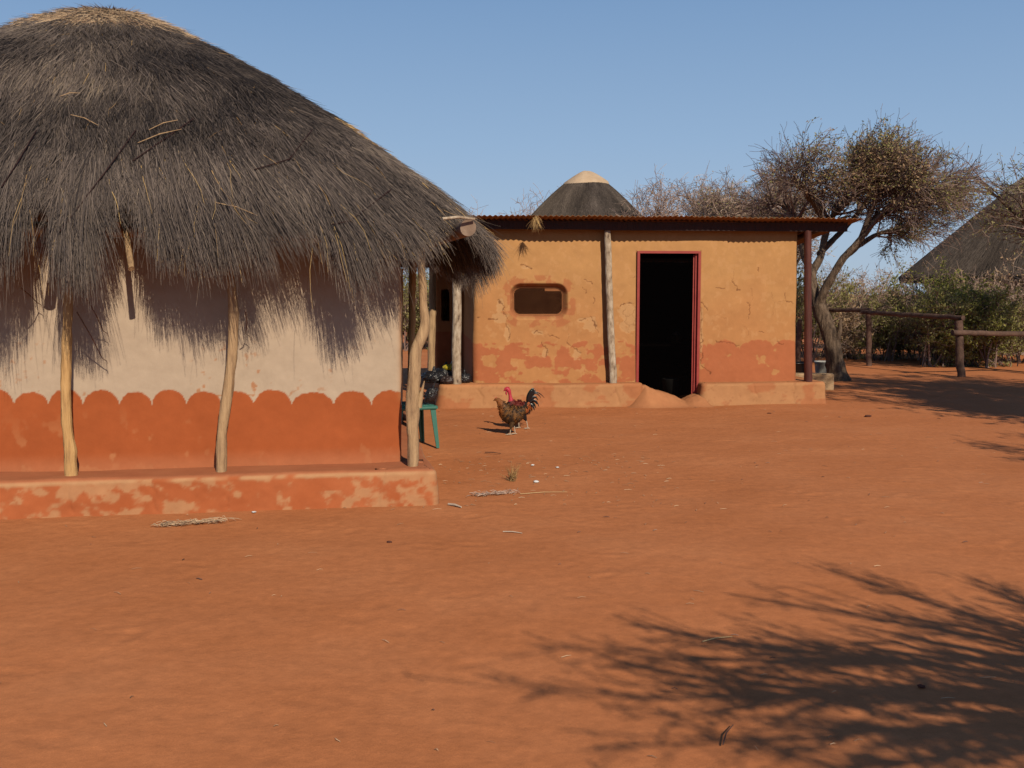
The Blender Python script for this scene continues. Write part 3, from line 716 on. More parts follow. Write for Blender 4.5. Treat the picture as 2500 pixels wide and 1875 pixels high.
build('window_mesh', V, [Fq], mat_noise('rusty_wire', [(.3, (.16, .06, .03)), (.7, (.26, .11, .05))], 8, .7, .3), house, False)
# roof sheets
x = np.arange(-1.7, 6.03, .0127); yb = np.array([-.2, -.1, .1, .6, 1.5, 2.5, 3.5, 4.6]); X_, Y_ = np.meshgrid(x, yb, indexing='ij')
sheet = np.floor((X_ + 1.7) / .75); wav = .009 * np.sin(X_ / .076 * 2 * math.pi)
Z_ = 2.655 - .1 * (Y_ + .2) + wav + (_h(sheet.astype(int), sheet.astype(int) * 0, 3) - .5) * .012 + (fbm(X_ * 1.5, Y_, 91, 2) - .5) * .02
Yj = Y_ + np.where(Y_ < -.15, (_h(sheet.astype(int), sheet.astype(int) * 0, 7) - .5) * .035, 0)
ni_, nj_ = X_.shape; i_, j_ = np.meshgrid(np.arange(ni_ - 1), np.arange(nj_ - 1), indexing='ij')
Fr = np.stack([i_ * nj_ + j_, (i_ + 1) * nj_ + j_, (i_ + 1) * nj_ + j_ + 1, i_ * nj_ + j_ + 1], -1).reshape(-1, 4)
rf = build('roof', np.stack([X_, Yj, Z_], -1).reshape(-1, 3), [Fr], M_rust, house)
so = rf.modifiers.new('thickness', 'SOLIDIFY'); so.thickness = .002; so.offset = 1
mb = MB(); mb.box(-1.5, 2.35, .06, .15, 2.49, 2.608); mb.build('beam', M_wood_dark, house, False)
mb = MB(); mb.box(2.35, 5.88, .065, .155, 2.483, 2.603); mb.build('beam', M_wood_dark, house, False)
mb = MB(); mb.box(-1.5, 5.8, WB + WD + .15, WB + WD + .25, 2.06, 2.17); mb.build('beam', M_wood_dark, house, False)
for a in (-1.35, 5.55):
    mb = MB(); M0 = np.eye(3); mb.tube([(a, .16, 2.545), (a, 4.4, 2.13)], .04, 6); mb.build('purlin', M_wood_dark, house)
m_, q_, _ = world_pole([(1497, 938), (1496, 900), (1492, 840), (1489, 760), (1486, 680), (1484, 600), (1482, 563)], .14, FA, [19, 19, 18, 17, 17, 17, 16], None, '', None, amp=.10, seed=31)
m_.build('post', M_wood_grey, house)
m_, q_, _ = world_pole([(1115, 938), (1114, 860), (1116, 760), (1115, 680), (1114, 570)], .12, FA, [23, 23, 22, 22, 21], None, '', None, amp=.08, seed=32)
m_.build('post', M_wood_grey, house)
m_, q_, _ = world_pole([(1052, 925), (1053, 860), (1056, 760), (1056, 680), (1056, 590)], 1.8, FA, [19, 18, 18, 17, 17], None, '', None, amp=.10, seed=33)
m_.build('post', M_wood, house)
m_, q_, _ = world_pole([(1973, 930), (1973, 800), (1972, 700), (1972, 562)], .10, FA, [19, 18, 17, 17], None, '', None, amp=.06, seed=34)
m_.build('post', M_wood_red, house)
mb = MB(); mb.tube([(5.45, 4.35, .2), (5.45, 4.35, 2.1)], .06, 10); mb.build('post', M_wood_red, house)
# rear wing wall under the left veranda
ra0 = FA.loc(1062, 900, 3.3)[0]
def rw_disp(A, B, Z, nb): return (fbm((A + B) * 2, Z * 2, 95, 3) - .5) * .05 + (fbm((A + B) * 9, Z * 9, 96, 3) - .5) * .01
def rw_col(A, B, Z, nb): return mixc(mixc((.46, .19, .075), (.40, .12, .05), (Z < .95) * 1.0), (.5, .22, .1), fbm((A + B) * 4, Z * 4, 97, 3) * .4)
rwn0, rwz1 = FA.loc(1076, 706, 3.3); rwn1, rwz0 = FA.loc(1097, 784, 3.3)
pts, nn = rrect(ra0, wa0 + .1, 3.3, 4.3, .05, .02)
shell('rear_wall', pts, nn, [(0, z) for z in np.arange(0.0, 2.6, .02)], rw_disp, rw_col, M_mud, house, zmap=lambda A, B, Z: Z * (2.60 - .1 * (B + .2)) / 2.6,
      keep=lambda a, b, z, nb: ~((nb < -.9) & (a > rwn0) & (a < rwn1) & (z > rwz0) & (z < rwz1)))

# ================================================================== VEGETATION
def grow(P, Rr, n, lr, spread, bias, K, curl, rg, tmin=.3, rs=.6, tip=.3, rmin=.0):
    N0, K0, _ = P.shape; idx = rg.integers(0, N0, n); t = rg.uniform(tmin, 1, n) ** .8 * (K0 - 1)
    k = np.minimum(t.astype(int), K0 - 2); f = (t - k)[:, None]
    p0 = P[idx, k] * (1 - f) + P[idx, k + 1] * f; r0 = (Rr[idx, k] * (1 - f[:, 0]) + Rr[idx, k + 1] * f[:, 0]) * rs
    d0 = nrm(P[idx, k + 1] - P[idx, k]); v = nrm(rg.normal(size=(n, 3)))
    d = nrm(d0 * (1 - spread) + v * spread + np.asarray(bias)); L = rg.uniform(*lr, n)
    pts = [p0]
    for q in range(K - 1):
        pts.append(pts[-1] + d * (L / (K - 1))[:, None]); d = nrm(d + rg.normal(0, curl, (n, 3)) + np.asarray(bias) * .12)
    return np.stack(pts, 1), np.maximum(r0[:, None] * np.linspace(1, tip, K)[None], rmin)
def leaves(C, size, rg, flatness=.0, asp=.45):
    n = len(C); u = nrm(rg.normal(size=(n, 3))); v = nrm(np.cross(u, rg.normal(size=(n, 3)))); s = rg.uniform(.6, 1.3, n)[:, None] * size
    nn_ = np.cross(u, v)
    V = np.stack([C - u * s * .5, C + v * s * asp * .5 + nn_ * s * .08, C + u * s * .5, C - v * s * asp * .5 + nn_ * s * .08], 1).reshape(-1, 3)
    i = np.arange(n)[:, None] * 4; return V, i + np.array([[0, 1, 2, 3]])
def along(P, n, rg, jit):
    idx = rg.integers(0, len(P), n); K = P.shape[1]; t = rg.uniform(0, K - 1.001, n); k = t.astype(int); f = (t - k)[:, None]
    return P[idx, k] * (1 - f) + P[idx, k + 1] * f + rg.normal(0, jit, (n, 3))
M_leaf = mat_rnd('olive_leaves', [(0, (.17, .16, .05)), (.5, (.40, .37, .13)), (1, (.58, .50, .23))], .6, .3, .4)
M_green = mat_rnd('green_leaves', [(0, (.15, .165, .034)), (.6, (.40, .39, .09)), (1, (.58, .51, .17))], .55, .35, .4)
M_dry = mat_rnd('dry_leaves', [(0, (.20, .12, .065)), (.5, (.45, .29, .165)), (1, (.62, .45, .28))], .8, .2, .3)
M_twig = mat_rnd('thorn_twigs', [(0, (.06, .038, .034)), (.5, (.20, .13, .11)), (1, (.42, .31, .25))], .85, .2)
M_twigp = mat_rnd('pinkish_bare_twigs', [(0, (.20, .13, .105)), (.5, (.42, .29, .225)), (1, (.62, .47, .38))], .85, .2)
def fol(name, C, size, rg, mat, parent, asp=.45, base=(0, 1)):
    V, Fq = leaves(C, size, rg, asp=asp); nz = fbm(C[:, 0] * 1.6, C[:, 2] * 1.6 + C[:, 1], 7, 3)
    r_ = np.clip(rg.uniform(*base, len(C)) * .7 + (nz - .35) * .8, 0, 1)
    return build(name, V, [Fq], mat, parent, False, rnd=np.repeat(r_, 4))
def tw(name, sets, mat, parent, rg, lo_=0., hi_=1., sides=3):
    Vs, Fs, As, c = [], [], [], 0
    for P, Rr in sets:
        V, Fq, a = strands(P, Rr, sides, rg.uniform(lo_, hi_, len(P))); Vs.append(V); Fs.append(Fq + c); As.append(a); c += len(V)
    return build(name, np.vstack(Vs), [np.vstack(Fs)], mat, parent, False, rnd=np.concatenate(As))
def limbs(root_loc, paths, mat, parent, name='limb', seed=0, amp=.18):
    """each path: (list of world points, list of radii) -> one smooth trunk or limb mesh; returns resampled arrays (local)"""
    out = []
    for k, (pts_, rr) in enumerate(paths):
        P = np.array(pts_, float) - root_loc; L = np.r_[0, np.cumsum(np.linalg.norm(np.diff(P, axis=0), axis=1))]
        n = max(10, int(L[-1] / .08)); tn = np.linspace(0, L[-1], n); Q = np.stack([np.interp(tn, L, P[:, i]) for i in range(3)], 1); r_ = np.interp(tn, L, rr)
        Qp = np.pad(Q, ((2, 2), (0, 0)), 'edge'); ker = np.array([1, 2, 3, 2, 1.]) / 9
        Q2 = np.stack([np.convolve(Qp[:, i], ker, 'valid') for i in range(3)], 1); Q2[0] = Q[0]; Q2[-1] = Q[-1]
        m_ = MB(); m_.tube(Q2, r_, 12 if r_[0] > .05 else 7, amp=amp, seed=seed + k); m_.build('trunk' if k == 0 else name, mat, parent)
        tn = np.linspace(0, n - 1, 10); out.append((np.stack([np.interp(tn, np.arange(n), Q2[:, i]) for i in range(3)], 1), np.interp(tn, np.arange(n), r_)))
    return out

# --- thorn tree beside the mud house
rg = np.random.default_rng(11)
def TP(lst, Y0): return [AT(x, y, Y0 + dy) for x, y, dy in lst]
b0 = AT(2042, 932, 18.75)
tree = empty('thorn_tree', (b0[0], b0[1], 0)); ro = np.array([b0[0], b0[1], 0.0])
tag(tree, 'tall thorn tree with leaning forked trunk right beside the mud house', 'tree')
Y0 = 18.8
paths = [(TP([(2048, 934, 0), (2040, 905, 0), (2037, 870, 0), (2032, 835, 0), (2018, 795, .05), (2005, 765, .1), (1998, 742, .1)], Y0), [.23, .17, .16, .15, .145, .14, .13]),
         (TP([(1999, 750, .1), (2009, 713, 0), (2033, 674, -.1), (2057, 631, -.2), (2096, 590, -.3), (2123, 555, -.4), (2160, 510, -.6), (2205, 475, -.8), (2265, 445, -.9)], Y0), [.11, .08, .068, .062, .058, .05, .04, .03, .014]),
         (TP([(1999, 750, .1), (1984, 700, .3), (1982, 660, .4), (2004, 634, .5), (2010, 590, .6), (2030, 530, .7), (2055, 490, .8), (2075, 450, .8), (2090, 415, .8)], Y0), [.10, .085, .075, .068, .06, .05, .04, .03, .014]),
         (TP([(1984, 670, .4), (1962, 620, .6), (1955, 570, .7), (1935, 520, .8), (1905, 490, .9), (1870, 478, 1.0)], Y0), [.08, .07, .06, .05, .035, .02]),
         (TP([(2062, 628, -.2), (2095, 600, .2), (2140, 572, .5), (2180, 560, .7), (2215, 556, .9)], Y0), [.06, .05, .04, .03, .012]),
         (TP([(2110, 572, -.3), (2150, 520, .1), (2210, 490, .3), (2260, 470, .4), (2300, 462, .5)], Y0), [.06, .05, .04, .03, .012]),
         (TP([(2020, 560, .6), (1990, 500, .2), (1970, 480, -.2), (1950, 450, -.4), (1935, 425, -.5)], Y0), [.06, .05, .04, .03, .012]),
         (TP([(2000, 620, .5), (2060, 560, 1.0), (2105, 510, 1.4), (2140, 460, 1.6), (2170, 415, 1.6)], Y0), [.06, .05, .04, .03, .012]),
         (TP([(2030, 530, .7), (2070, 495, .2), (2105, 455, -.2), (2125, 418, -.3)], Y0), [.05, .04, .03, .012]),
         (TP([(2100, 585, -.3), (2122, 525, -.5), (2142, 485, -.6), (2150, 450, -.6)], Y0), [.05, .04, .03, .012]),
         (TP([(2034, 850, .0), (2050, 815, -.1), (2052, 780, -.1)], Y0), [.06, .045, .03])]
lb = limbs(ro, paths, M_bark, tree, 'limb', 40, .22)
LP = np.stack([l[0] for l in lb[1:-1]]); LR = np.stack([l[1] for l in lb[1:-1]])
P2, R2 = grow(LP, LR, 200, (.35, .85), .45, (.10, 0, .0), 7, .12, rg, .45, .55, .3)
P3, R3 = grow(P2, R2, 1300, (.25, .65), .42, (.10, 0, -.02), 6, .15, rg, .15, .6, .35, .004)
P4, R4 = grow(P3, R3, 9000, (.15, .45), .42, (.04, 0, .0), 5, .22, rg, .1, .6, .5, .0034)
tw('branches', [(P2, R2), (P3, R3)], M_twig, tree, rg, 0, .7, 4)
tw('twigs', [(P4, R4)], M_twig, tree, rg, .0, .75)
mid = lambda C: np.exp(-((C[:, 0] - (AT(2085, 430, Y0)[0] - ro[0])) / .95) ** 2) * np.exp(-((C[:, 2] - AT(2085, 430, Y0)[2]) / .75) ** 2)
C = along(P4, 42000, rg, .03); k = rg.uniform(size=len(C)) < (.03 + .7 * mid(C))
fol('dry_leaves', C[k], .05, rg, M_dry, tree, .5)
C = along(P4, 34000, rg, .03); k = rg.uniform(size=len(C)) < (.04 + .35 * mid(C) + .65 * sst(.52, .62, fbm(C[:, 0] * 1.3, C[:, 2] * 1.3, 77, 3)))
fol('leaves', C[k], .05, rg, M_leaf, tree, .5)
# --- generic trees and bushes
def bush_mesh(h, wd, n3, seed, nleaf, nstem=16, up=.10, cols_=(0, 1), lsize=.045, mt=None, lm=None, dens=.0):
    rg = np.random.default_rng(seed); root = empty('bush', (0, 0, 0))
    a = rg.uniform(0, 2 * math.pi, nstem); p0 = np.stack([np.cos(a) * wd * rg.uniform(0, .45, nstem), np.sin(a) * wd * .3 * rg.uniform(0, 1, nstem), np.full(nstem, -.05)], 1)
    d = nrm(np.stack([p0[:, 0] / wd * 1.0 + rg.normal(0, .3, nstem), rg.normal(0, .3, nstem), np.full(nstem, 1.0)], 1)); P = [p0]; K = 8; L = h * rg.uniform(.6, 1.0, nstem)
    for q in range(K - 1):
        P.append(P[-1] + d * (L / (K - 1))[:, None]); d = nrm(d + rg.normal(0, .16, (nstem, 3)))
    P1 = np.stack(P, 1); R1 = rg.uniform(.014, .03, nstem)[:, None] * np.linspace(1, .35, K)[None]
    P2, R2 = grow(P1, R1, n3 // 10, (h * .22, h * .5), .55, (0, 0, up), 6, .2, rg, .12, .6, .35, .004)
    P3, R3 = grow(P2, R2, n3, (.12, h * .22), .65, (0, 0, up * .6), 4, .22, rg, .1, .6, .5, .0038)
    tw('stems', [(P1, R1), (P2, R2)], mt, root, rg, 0, .8, 4); tw('twigs', [(P3, R3)], mt, root, rg, .1, 1)
    if nleaf:
        C = along(P3, nleaf * 2, rg, .04); k = fbm(C[:, 0] * 2, C[:, 2] * 2 + C[:, 1], seed, 3) > (.42 - dens); C = C[k][:nleaf]
        fol('leaves', C, lsize, rg, lm, root, .5, cols_)
    return root
def place(o, x, y, s, rz, label, cat, group, sz=None, name=None):
    o.location = (x, y, 0); o.scale = (s, s, sz or s); o.rotation_euler = (0, 0, rz)
    if name: o.name = name
    for k in ('label', 'category', 'group', 'kind'):
        if k in o: del o[k]
    tag(o, label, cat, group)
kinds = {'brown': bush_mesh(1.85, 1.5, 1500, 21, 7000, 14, .05, (0, 1), .06, M_twigp, M_dry),
         'olive': bush_mesh(1.75, 1.4, 1300, 22, 10000, 13, .08, (0, 1), .065, M_twig, M_leaf, .12),
         'green': bush_mesh(1.95, 1.3, 1300, 23, 15000, 13, .12, (0, 1), .065, M_twig, M_green, .25),
         'bare': bush_mesh(1.95, 1.6, 2200, 24, 1800, 20, .10, (0, 1), .05, M_twigp, M_dry)}
used = set()
def put_bush(kind, px, py, s, rz, label, sz=None, group='bushes along the far edge of the yard', cat='bush'):
    g = G(px, py); o = kinds[kind]
    if kind in used: o = copy_tree(o)
    used.add(kind); place(o, g[0], g[1], s, rz, label, cat, group, sz, 'bush')
for a in ((('brown'), 2075, 876, .95, .3, 'brown twiggy bush just right of the leaning tree trunk'),
          ('olive', 2160, 880, .85, 1.2, 'thin olive bush behind the dark rail of the fence'),
          ('brown', 2225, 877, 1.05, 2.1, 'brown thorn bush behind the middle of the upper rail'),
          ('olive', 2275, 893, .90, 0.2, 'olive bush just left of the pale fence post'),
          ('green', 2310, 884, 1.04, 2.7, 'tall green leafy bush behind the fence post, against the grey roof'),
          ('green', 2395, 896, .88, 4.0, 'green bush just right of the fence post, under the low rail'),
          ('bare', 2365, 872, .98, 1.0, 'bare pinkish bush under the eave of the far right hut'),
          ('olive', 2450, 893, .92, 3.6, 'olive bush behind the low rail near the right edge'),
          ('brown', 2500, 884, 1.15, 5.0, 'brown bush at the right edge of the yard'),
          ('bare', 2445, 866, 1.02, 4.2, 'pinkish bare bush standing high before the far right hut'),
          ('olive', 2010, 868, 1.0, 5.4, 'leafy bush behind the leaning tree trunk'),
          ('bare', 2110, 852, 1.10, 5.9, 'bare pink twiggy bush furthest behind the dark rail'),
          ('brown', 2185, 850, 1.15, 3.3, 'tall dry bush with pink tips left of the far roof eave'),
          ('green', 1018, 850, 1.15, 3.0, 'green bush seen in the gap between the two houses'),
          ('olive', 985, 856, 1.1, 1.0, 'dark bush behind the cream wall end, between the two houses')):
    put_bush(*a)
g_ = G(1958, 884); o = copy_tree(kinds['olive']); place(o, g_[0], g_[1], .95, 2.0, 'slim leafy shrub between mud house corner and dark porch post', 'bush', 'bushes along the far edge of the yard', 1.2, 'bush')
# taller bare thickets showing above the sheet roof
def small_tree(px, d, h, seed, crown, label, mt, lm, nleaf, nl=900, name='bare_tree', group=None, lift=.45, spread=.5, dx=0, nb=9, tx=4500, up=.12, trunk_r=.09, loc=None, lsz=.05, cat='tree'):
    rg = np.random.default_rng(seed); x = (px - 1250) / F * d if loc is None else loc[0]; y = d if loc is None else loc[1]
    root = empty(name, (x, y, 0)); tag(root, label, cat, group)
    tz = h * lift; paths = [([(0, 0, -.1), (rg.normal(0, .05), 0, tz * .5), (rg.normal(0, .1), rg.normal(0, .1), tz)], [trunk_r * 1.3, trunk_r, trunk_r * .8])]
    top = np.array(paths[0][0][-1])
    for k in range(nb):
        a = 2 * math.pi * k / nb + rg.uniform(-.3, .3); r_ = crown * rg.uniform(.45, .85); e = np.array([math.cos(a) * r_ + dx, math.sin(a) * r_, h * rg.uniform(.72, .98)])
        st = top * rg.uniform(.75, 1) if k else top; mid_ = st * .5 + e * .5 + np.array([0, 0, -.12 * h * rg.uniform(0, 1)]) + rg.normal(0, .08, 3)
        paths.append(([st, mid_, e], [trunk_r * .6, trunk_r * .4, trunk_r * .15]))
    lb = limbs(np.zeros(3), paths, M_bark, root, 'limb', seed)
    LP = np.stack([l[0] for l in lb[1:]]); LR = np.stack([l[1] for l in lb[1:]])
    P2, R2 = grow(LP, LR, nb * 12, (crown * .3, crown * .6), spread, (0, 0, up), 7, .15, rg, .3, .6, .3)
    P3, R3 = grow(P2, R2, nl, (crown * .15, crown * .4), .55, (0, 0, up * .6), 6, .16, rg, .15, .6, .35, .005)
    P4, R4 = grow(P3, R3, tx, (.12, .40), .6, (0, 0, .04), 4, .2, rg, .1, .6, .5, .0042)
    if tx < 1000: tw('branches', [(P2, R2), (P3, R3), (P4, R4)], mt, root, rg, 0, .8, 4)
    else: tw('branches', [(P2, R2), (P3, R3)], mt, root, rg, 0, .7, 4); tw('twigs', [(P4, R4)], mt, root, rg, .1, 1)
    if nleaf:
        C = along(P4, nleaf, rg, .03); fol('leaves', C, lsz, rg, lm, root)
    return root
small_tree(1660, 25, 3.8, 31, 1.5, 'bare twiggy tree behind the roof just right of the pale-capped cone', M_twigp, M_dry, 900, 500, tx=2600, lift=.4)
small_tree(1770, 26, 4.15, 32, 1.5, 'dense pinkish thorn tree rising over the right half of the sheet roof', M_twigp, M_dry, 9000, 1100, tx=6000, lift=.4)
small_tree(1880, 24, 3.9, 33, 1.4, 'thorn tree with yellowish leaves over the right end of the sheet roof', M_twigp, M_leaf, 6000, 1000, tx=5000, lift=.4)
small_tree(1320, 34, 4.7, 34, 1.6, 'sparse bare tree left of the pale-capped cone roof', M_twigp, M_dry, 0, 120, tx=260, lift=.5, up=.25)
small_tree(1215, 34, 4.2, 39, 1.3, 'thin bare treetop peeping over the left end of the sheet roof', M_twigp, M_dry, 0, 90, tx=240, lift=.5, up=.25)
small_tree(2655, 19.5, 4.4, 35, 1.95, 'thorny tree at the right edge reaching in over the far roof', M_twig, M_leaf, 7500, 300, name='thorn_tree', tx=2000, lift=.45, spread=.45, dx=-.5, trunk_r=.11, up=.06)
# trees outside the picture whose shadows fall into it
small_tree(0, 0, 4.9, 36, 2.7, 'thorn tree standing beyond the right edge, shading the far yard', M_twig, M_leaf, 30000, 1600, name='thorn_tree', tx=8000, lift=.38, loc=(9.9, 9.3), nb=15, trunk_r=.15, lsz=.12)
small_tree(0, 0, 3.6, 37, 1.6, 'small thorn tree beyond the right edge, nearer to the viewer', M_twig, M_leaf, 12000, 900, name='thorn_tree', tx=5000, lift=.38, loc=(8.1, 5.0), nb=9, lsz=.08)
rg = np.random.default_rng(38); tb = np.array([3.75, 1.9, 0.0]); st = empty('thorn_tree', tuple(tb))
tag(st, 'thorn tree beside the viewer whose shadow streaks cross the foreground sand', 'tree')
fork = tb + (0.05, .05, 1.05); tanE = math.tan(SUN_EL)
pth = [([tb + (0, 0, -.1), tb + (.04, .02, .5), fork], [.12, .10, .09])]
for px, py, z in ((1420, 1690, 2.4), (1500, 1590, 2.6), (1700, 1560, 2.3), (1800, 1660, 2.1), (1740, 1790, 2.2), (1900, 1470, 2.7), (2000, 1570, 2.3), (2100, 1440, 2.6), (2150, 1680, 2.0),
                  (2250, 1520, 2.3), (2380, 1455, 2.6), (2050, 1800, 2.1), (1950, 1860, 2.3), (2400, 1600, 2.0), (2560, 1480, 2.5), (2300, 1760, 1.9), (2700, 1560, 2.4)):
    S_ = G(px + 125, py + 16); E_ = np.array([S_[0] - SH[0] * z / tanE, S_[1] - SH[1] * z / tanE, z]); s0 = fork + rg.normal(0, .02, 3)
    md = s0 * .45 + E_ * .55 + np.array([rg.normal(0, .05), rg.normal(0, .05), .12 + rg.uniform(0, .12)]); pth.append(([s0, md, E_], [.035, .02, .006]))
lb = limbs(tb, pth, M_bark, st, 'limb', 380)
LP = np.stack([l[0] for l in lb[1:]]); LR = np.stack([l[1] for l in lb[1:]])
P2, R2 = grow(LP, LR, 330, (.30, .75), .20, (.05, .03, .0), 7, .05, rg, .15, .8, .3)
P3, R3 = grow(P2, R2, 900, (.12, .35), .35, (0, 0, .0), 6, .08, rg, .1, .7, .4, .004)
tw('branches', [(P2, R2), (P3, R3)], M_twig, st, rg, 0, .8, 4)
C = np.concatenate([along(P3, 4000, rg, .02), along(LP[:, 0:5], 20000, rg, .12), along(LP[:, 4:9], 4000, rg, .06)]); fol('leaves', C, .038, rg, M_leaf, st)

# ================================================================== FAR HUTS
def cone_hut(px, d, apex_y, cap_y, eave_px, eave_y, label, wallc, seed, cap=True, curve=.35):
    X = (px - 1250) / F * d; A = AT(px, apex_y, d); E = AT(eave_px, eave_y, d); rad = abs(E[0] - X); zE = E[2]; zA = A[2]
    root = empty('round_hut', (X, d, 0)); tag(root, label, 'hut'); rg = np.random.default_rng(seed)
    s = np.linspace(0, 1, 30); th = np.linspace(0, 2 * math.pi, 97)[:-1]; T_, S_ = np.meshgrid(th, s, indexing='ij')
    prof = lambda s: zA - (zA - zE) * ((np.sqrt(s * s + .012) - .1095) / (math.sqrt(1.012) - .1095)) + curve * .3 * np.sin(s * math.pi) 
    def S(th, s): return np.stack([rad * s * np.cos(th), rad * s * np.sin(th), prof(s)], -1)
    V = S(T_, S_) ; K = 30; i = np.arange(96)[:, None]; j = np.arange(29)[None]; i2 = (i + 1) % 96
    Fq = np.stack([i * K + j, i * K + j + 1, i2 * K + j + 1, i2 * K + j], -1).reshape(-1, 4)
    V2 = V.copy(); V2[..., 2] -= .16; V2[..., 0] *= .985; V2[..., 1] *= .985; off = 96 * K
    Fe = np.stack([i[:, 0] * K + 29, off + i[:, 0] * K + 29, off + i2[:, 0] * K + 29, i2[:, 0] * K + 29], -1)
    rf = build('roof', np.concatenate([V.reshape(-1, 3), V2.reshape(-1, 3)]), [Fq, Fq + off, Fe], M_farth, root)
    n = 26000; t_ = rg.uniform(R(170), R(370), n); ss = rg.uniform(.05, .985, n) ** .6; p = S(t_, ss); q = S(t_, np.minimum(ss + rg.uniform(.05, .11, n), 1.01)) - p
    q = q + np.cross(nrm(q), (0, 0, 1)) * rg.normal(0, .02, n)[:, None]; P = np.stack([p + (0, 0, .005), p + q * .5 + (0, 0, .03), p + q + (0, 0, .012)], 1)
    nzv = fbm(t_ * 6, ss * 3, seed, 4); a = np.clip(rg.beta(2, 3, n) * .7 + (nzv - .5) * .9 + .08, 0, 1)
    V, Fq, a = strands(P, np.full((n, 3), .0075) * np.array([1, .9, .3]), 3, a); build('straw_coat', V, [Fq], M_farstraw, rf, False, rnd=a)
    if cap:
        sc_ = abs(AT(px, cap_y, d)[2] - zA); ks = s[np.argmax(prof(s) < zA - sc_)] ; s2 = np.linspace(0, ks, 14); T2, S2 = np.meshgrid(th, s2, indexing='ij')
        V = S(T2, S2); V[..., 2] += .05 + .02 * np.cos(T2 * 3) ; V[..., :2] *= 1.05; V[:, -1, 2] -= .07; K = 14; j = np.arange(13)[None]
        build('ridge_cap', V.reshape(-1, 3), [np.stack([i * K + j, i * K + j + 1, i2 * K + j + 1, i2 * K + j], -1).reshape(-1, 4)], M_cement, rf)
    m_ = MB(); r_ = rad * .78
    V = np.array([(r_ * math.cos(t), r_ * math.sin(t), z) for t in th for z in (-.1, zE + .25)]); i = np.arange(96)
    m_.add(V, np.stack([i * 2, ((i + 1) % 96) * 2, ((i + 1) % 96) * 2 + 1, i * 2 + 1], -1)); m_.build('wall', wallc, root)
    m_ = MB(); a = np.linspace(0, 2 * math.pi, 49); m_.tube(np.stack([rad * .965 * np.cos(a), rad * .965 * np.sin(a), np.full(49, zE - .06)], -1), .055, 6, cap=False); m_.build('eave_pole', M_wood_red, root)
    return root
M_farth = mat_noise('dark_thatch', [(.3, (.05, .040, .034)), (.7, (.11, .088, .075))], 8, .95, .1, bumps=[(30, .03, 5, None)])
M_farstraw = mat_rnd('combed_thatch', [(0, (.04, .032, .028)), (.4, (.085, .067, .056)), (.8, (.155, .125, .105)), (1, (.25, .21, .17))], .85, .2)
M_cement = mat_noise('pale_cement_cap', [(.3, (.50, .35, .22)), (.7, (.62, .46, .31))], 4, .9, .2, bumps=[(8, .02, 4, None)])
M_plast = mat_noise('pale_plaster', [(.3, (.42, .33, .27)), (.7, (.52, .42, .34))], 4, .9, .2)
cone_hut(1428, 27, 424, 452, 1268, 560, 'round hut behind the mud house, only its pale-capped dark cone roof showing', M_plast, 61)
cone_hut(2560, 29, 398, 466, 2216, 676, 'hut at the right edge with broad smooth grey cone roof', M_plast, 62, curve=.1)

# ================================================================== FENCE
def pole(name, P, r, mat, parent, seed, amp=.10):
    m_ = MB(); P = np.array(P, float); L = np.linalg.norm(P[-1] - P[0]); n = max(6, int(L / .12)); t_ = np.linspace(0, 1, n)[:, None]
    Q = P[0] * (1 - t_) + P[-1] * t_ if len(P) == 2 else np.stack([np.interp(np.linspace(0, len(P) - 1, n), np.arange(len(P)), P[:, i]) for i in range(3)], 1)
    Q[1:-1] += np.random.default_rng(seed).normal(0, r * .12, Q[1:-1].shape)
    m_.tube(Q, r, 12, amp=amp, seed=seed); return m_.build(name, mat, parent)
fA = G(2122, 893); fB = G(2345, 920)
fence = empty('pole_fence', tuple(fB)); tag(fence, 'rough fence of dark poles laid over posts before the bushes', 'fence')
def fl(p): return np.array(p) - fB
pA = AT(2121, 757, fA[1]); pB = AT(2343, 775, fB[1]); p0 = AT(2015, 757, fA[1] + 1.2)
pole('post', [fl((fA[0], fA[1], -.05)), fl((pA[0], fA[1], pA[2]))], .06, M_rail, fence, 1)
pole('post', [fl((fB[0] + .02, fB[1], -.05)), fl((pB[0] - .02, fB[1], pB[2] - .06))], .075, M_wood_grey_d if 'M_wood_grey_d' in globals() else M_rail, fence, 2)
pole('rail', [fl(p0), fl(pA + (.04, 0, 0))], .045, M_rail, fence, 3)
pole('rail', [fl(AT(2105, 762, fA[1] - .1)), fl(AT(2352, 776, fB[1] - .05))], .048, M_rail, fence, 4)
pole('rail', [fl(AT(2325, 812, fB[1] - .15)), fl(AT(2560, 816, fB[1] + .6))], .052, M_rail, fence, 5)
pp = AT(2530, 880, fB[1] + .6); pole('post', [fl((pp[0], pp[1], -.05)), fl((pp[0], pp[1], 1.05))], .07, M_rail, fence, 6)
gp = G(1944, 905); pst = pole('fence_post', [(0, 0, -.05), (.03, 0, 1.05)], .05, M_rail, None, 9)
pst.location = tuple(AT(1946, 905, 21.5) * (1, 1, 0)); tag(pst, 'short dark stake between the mud house corner and the porch post', 'post')

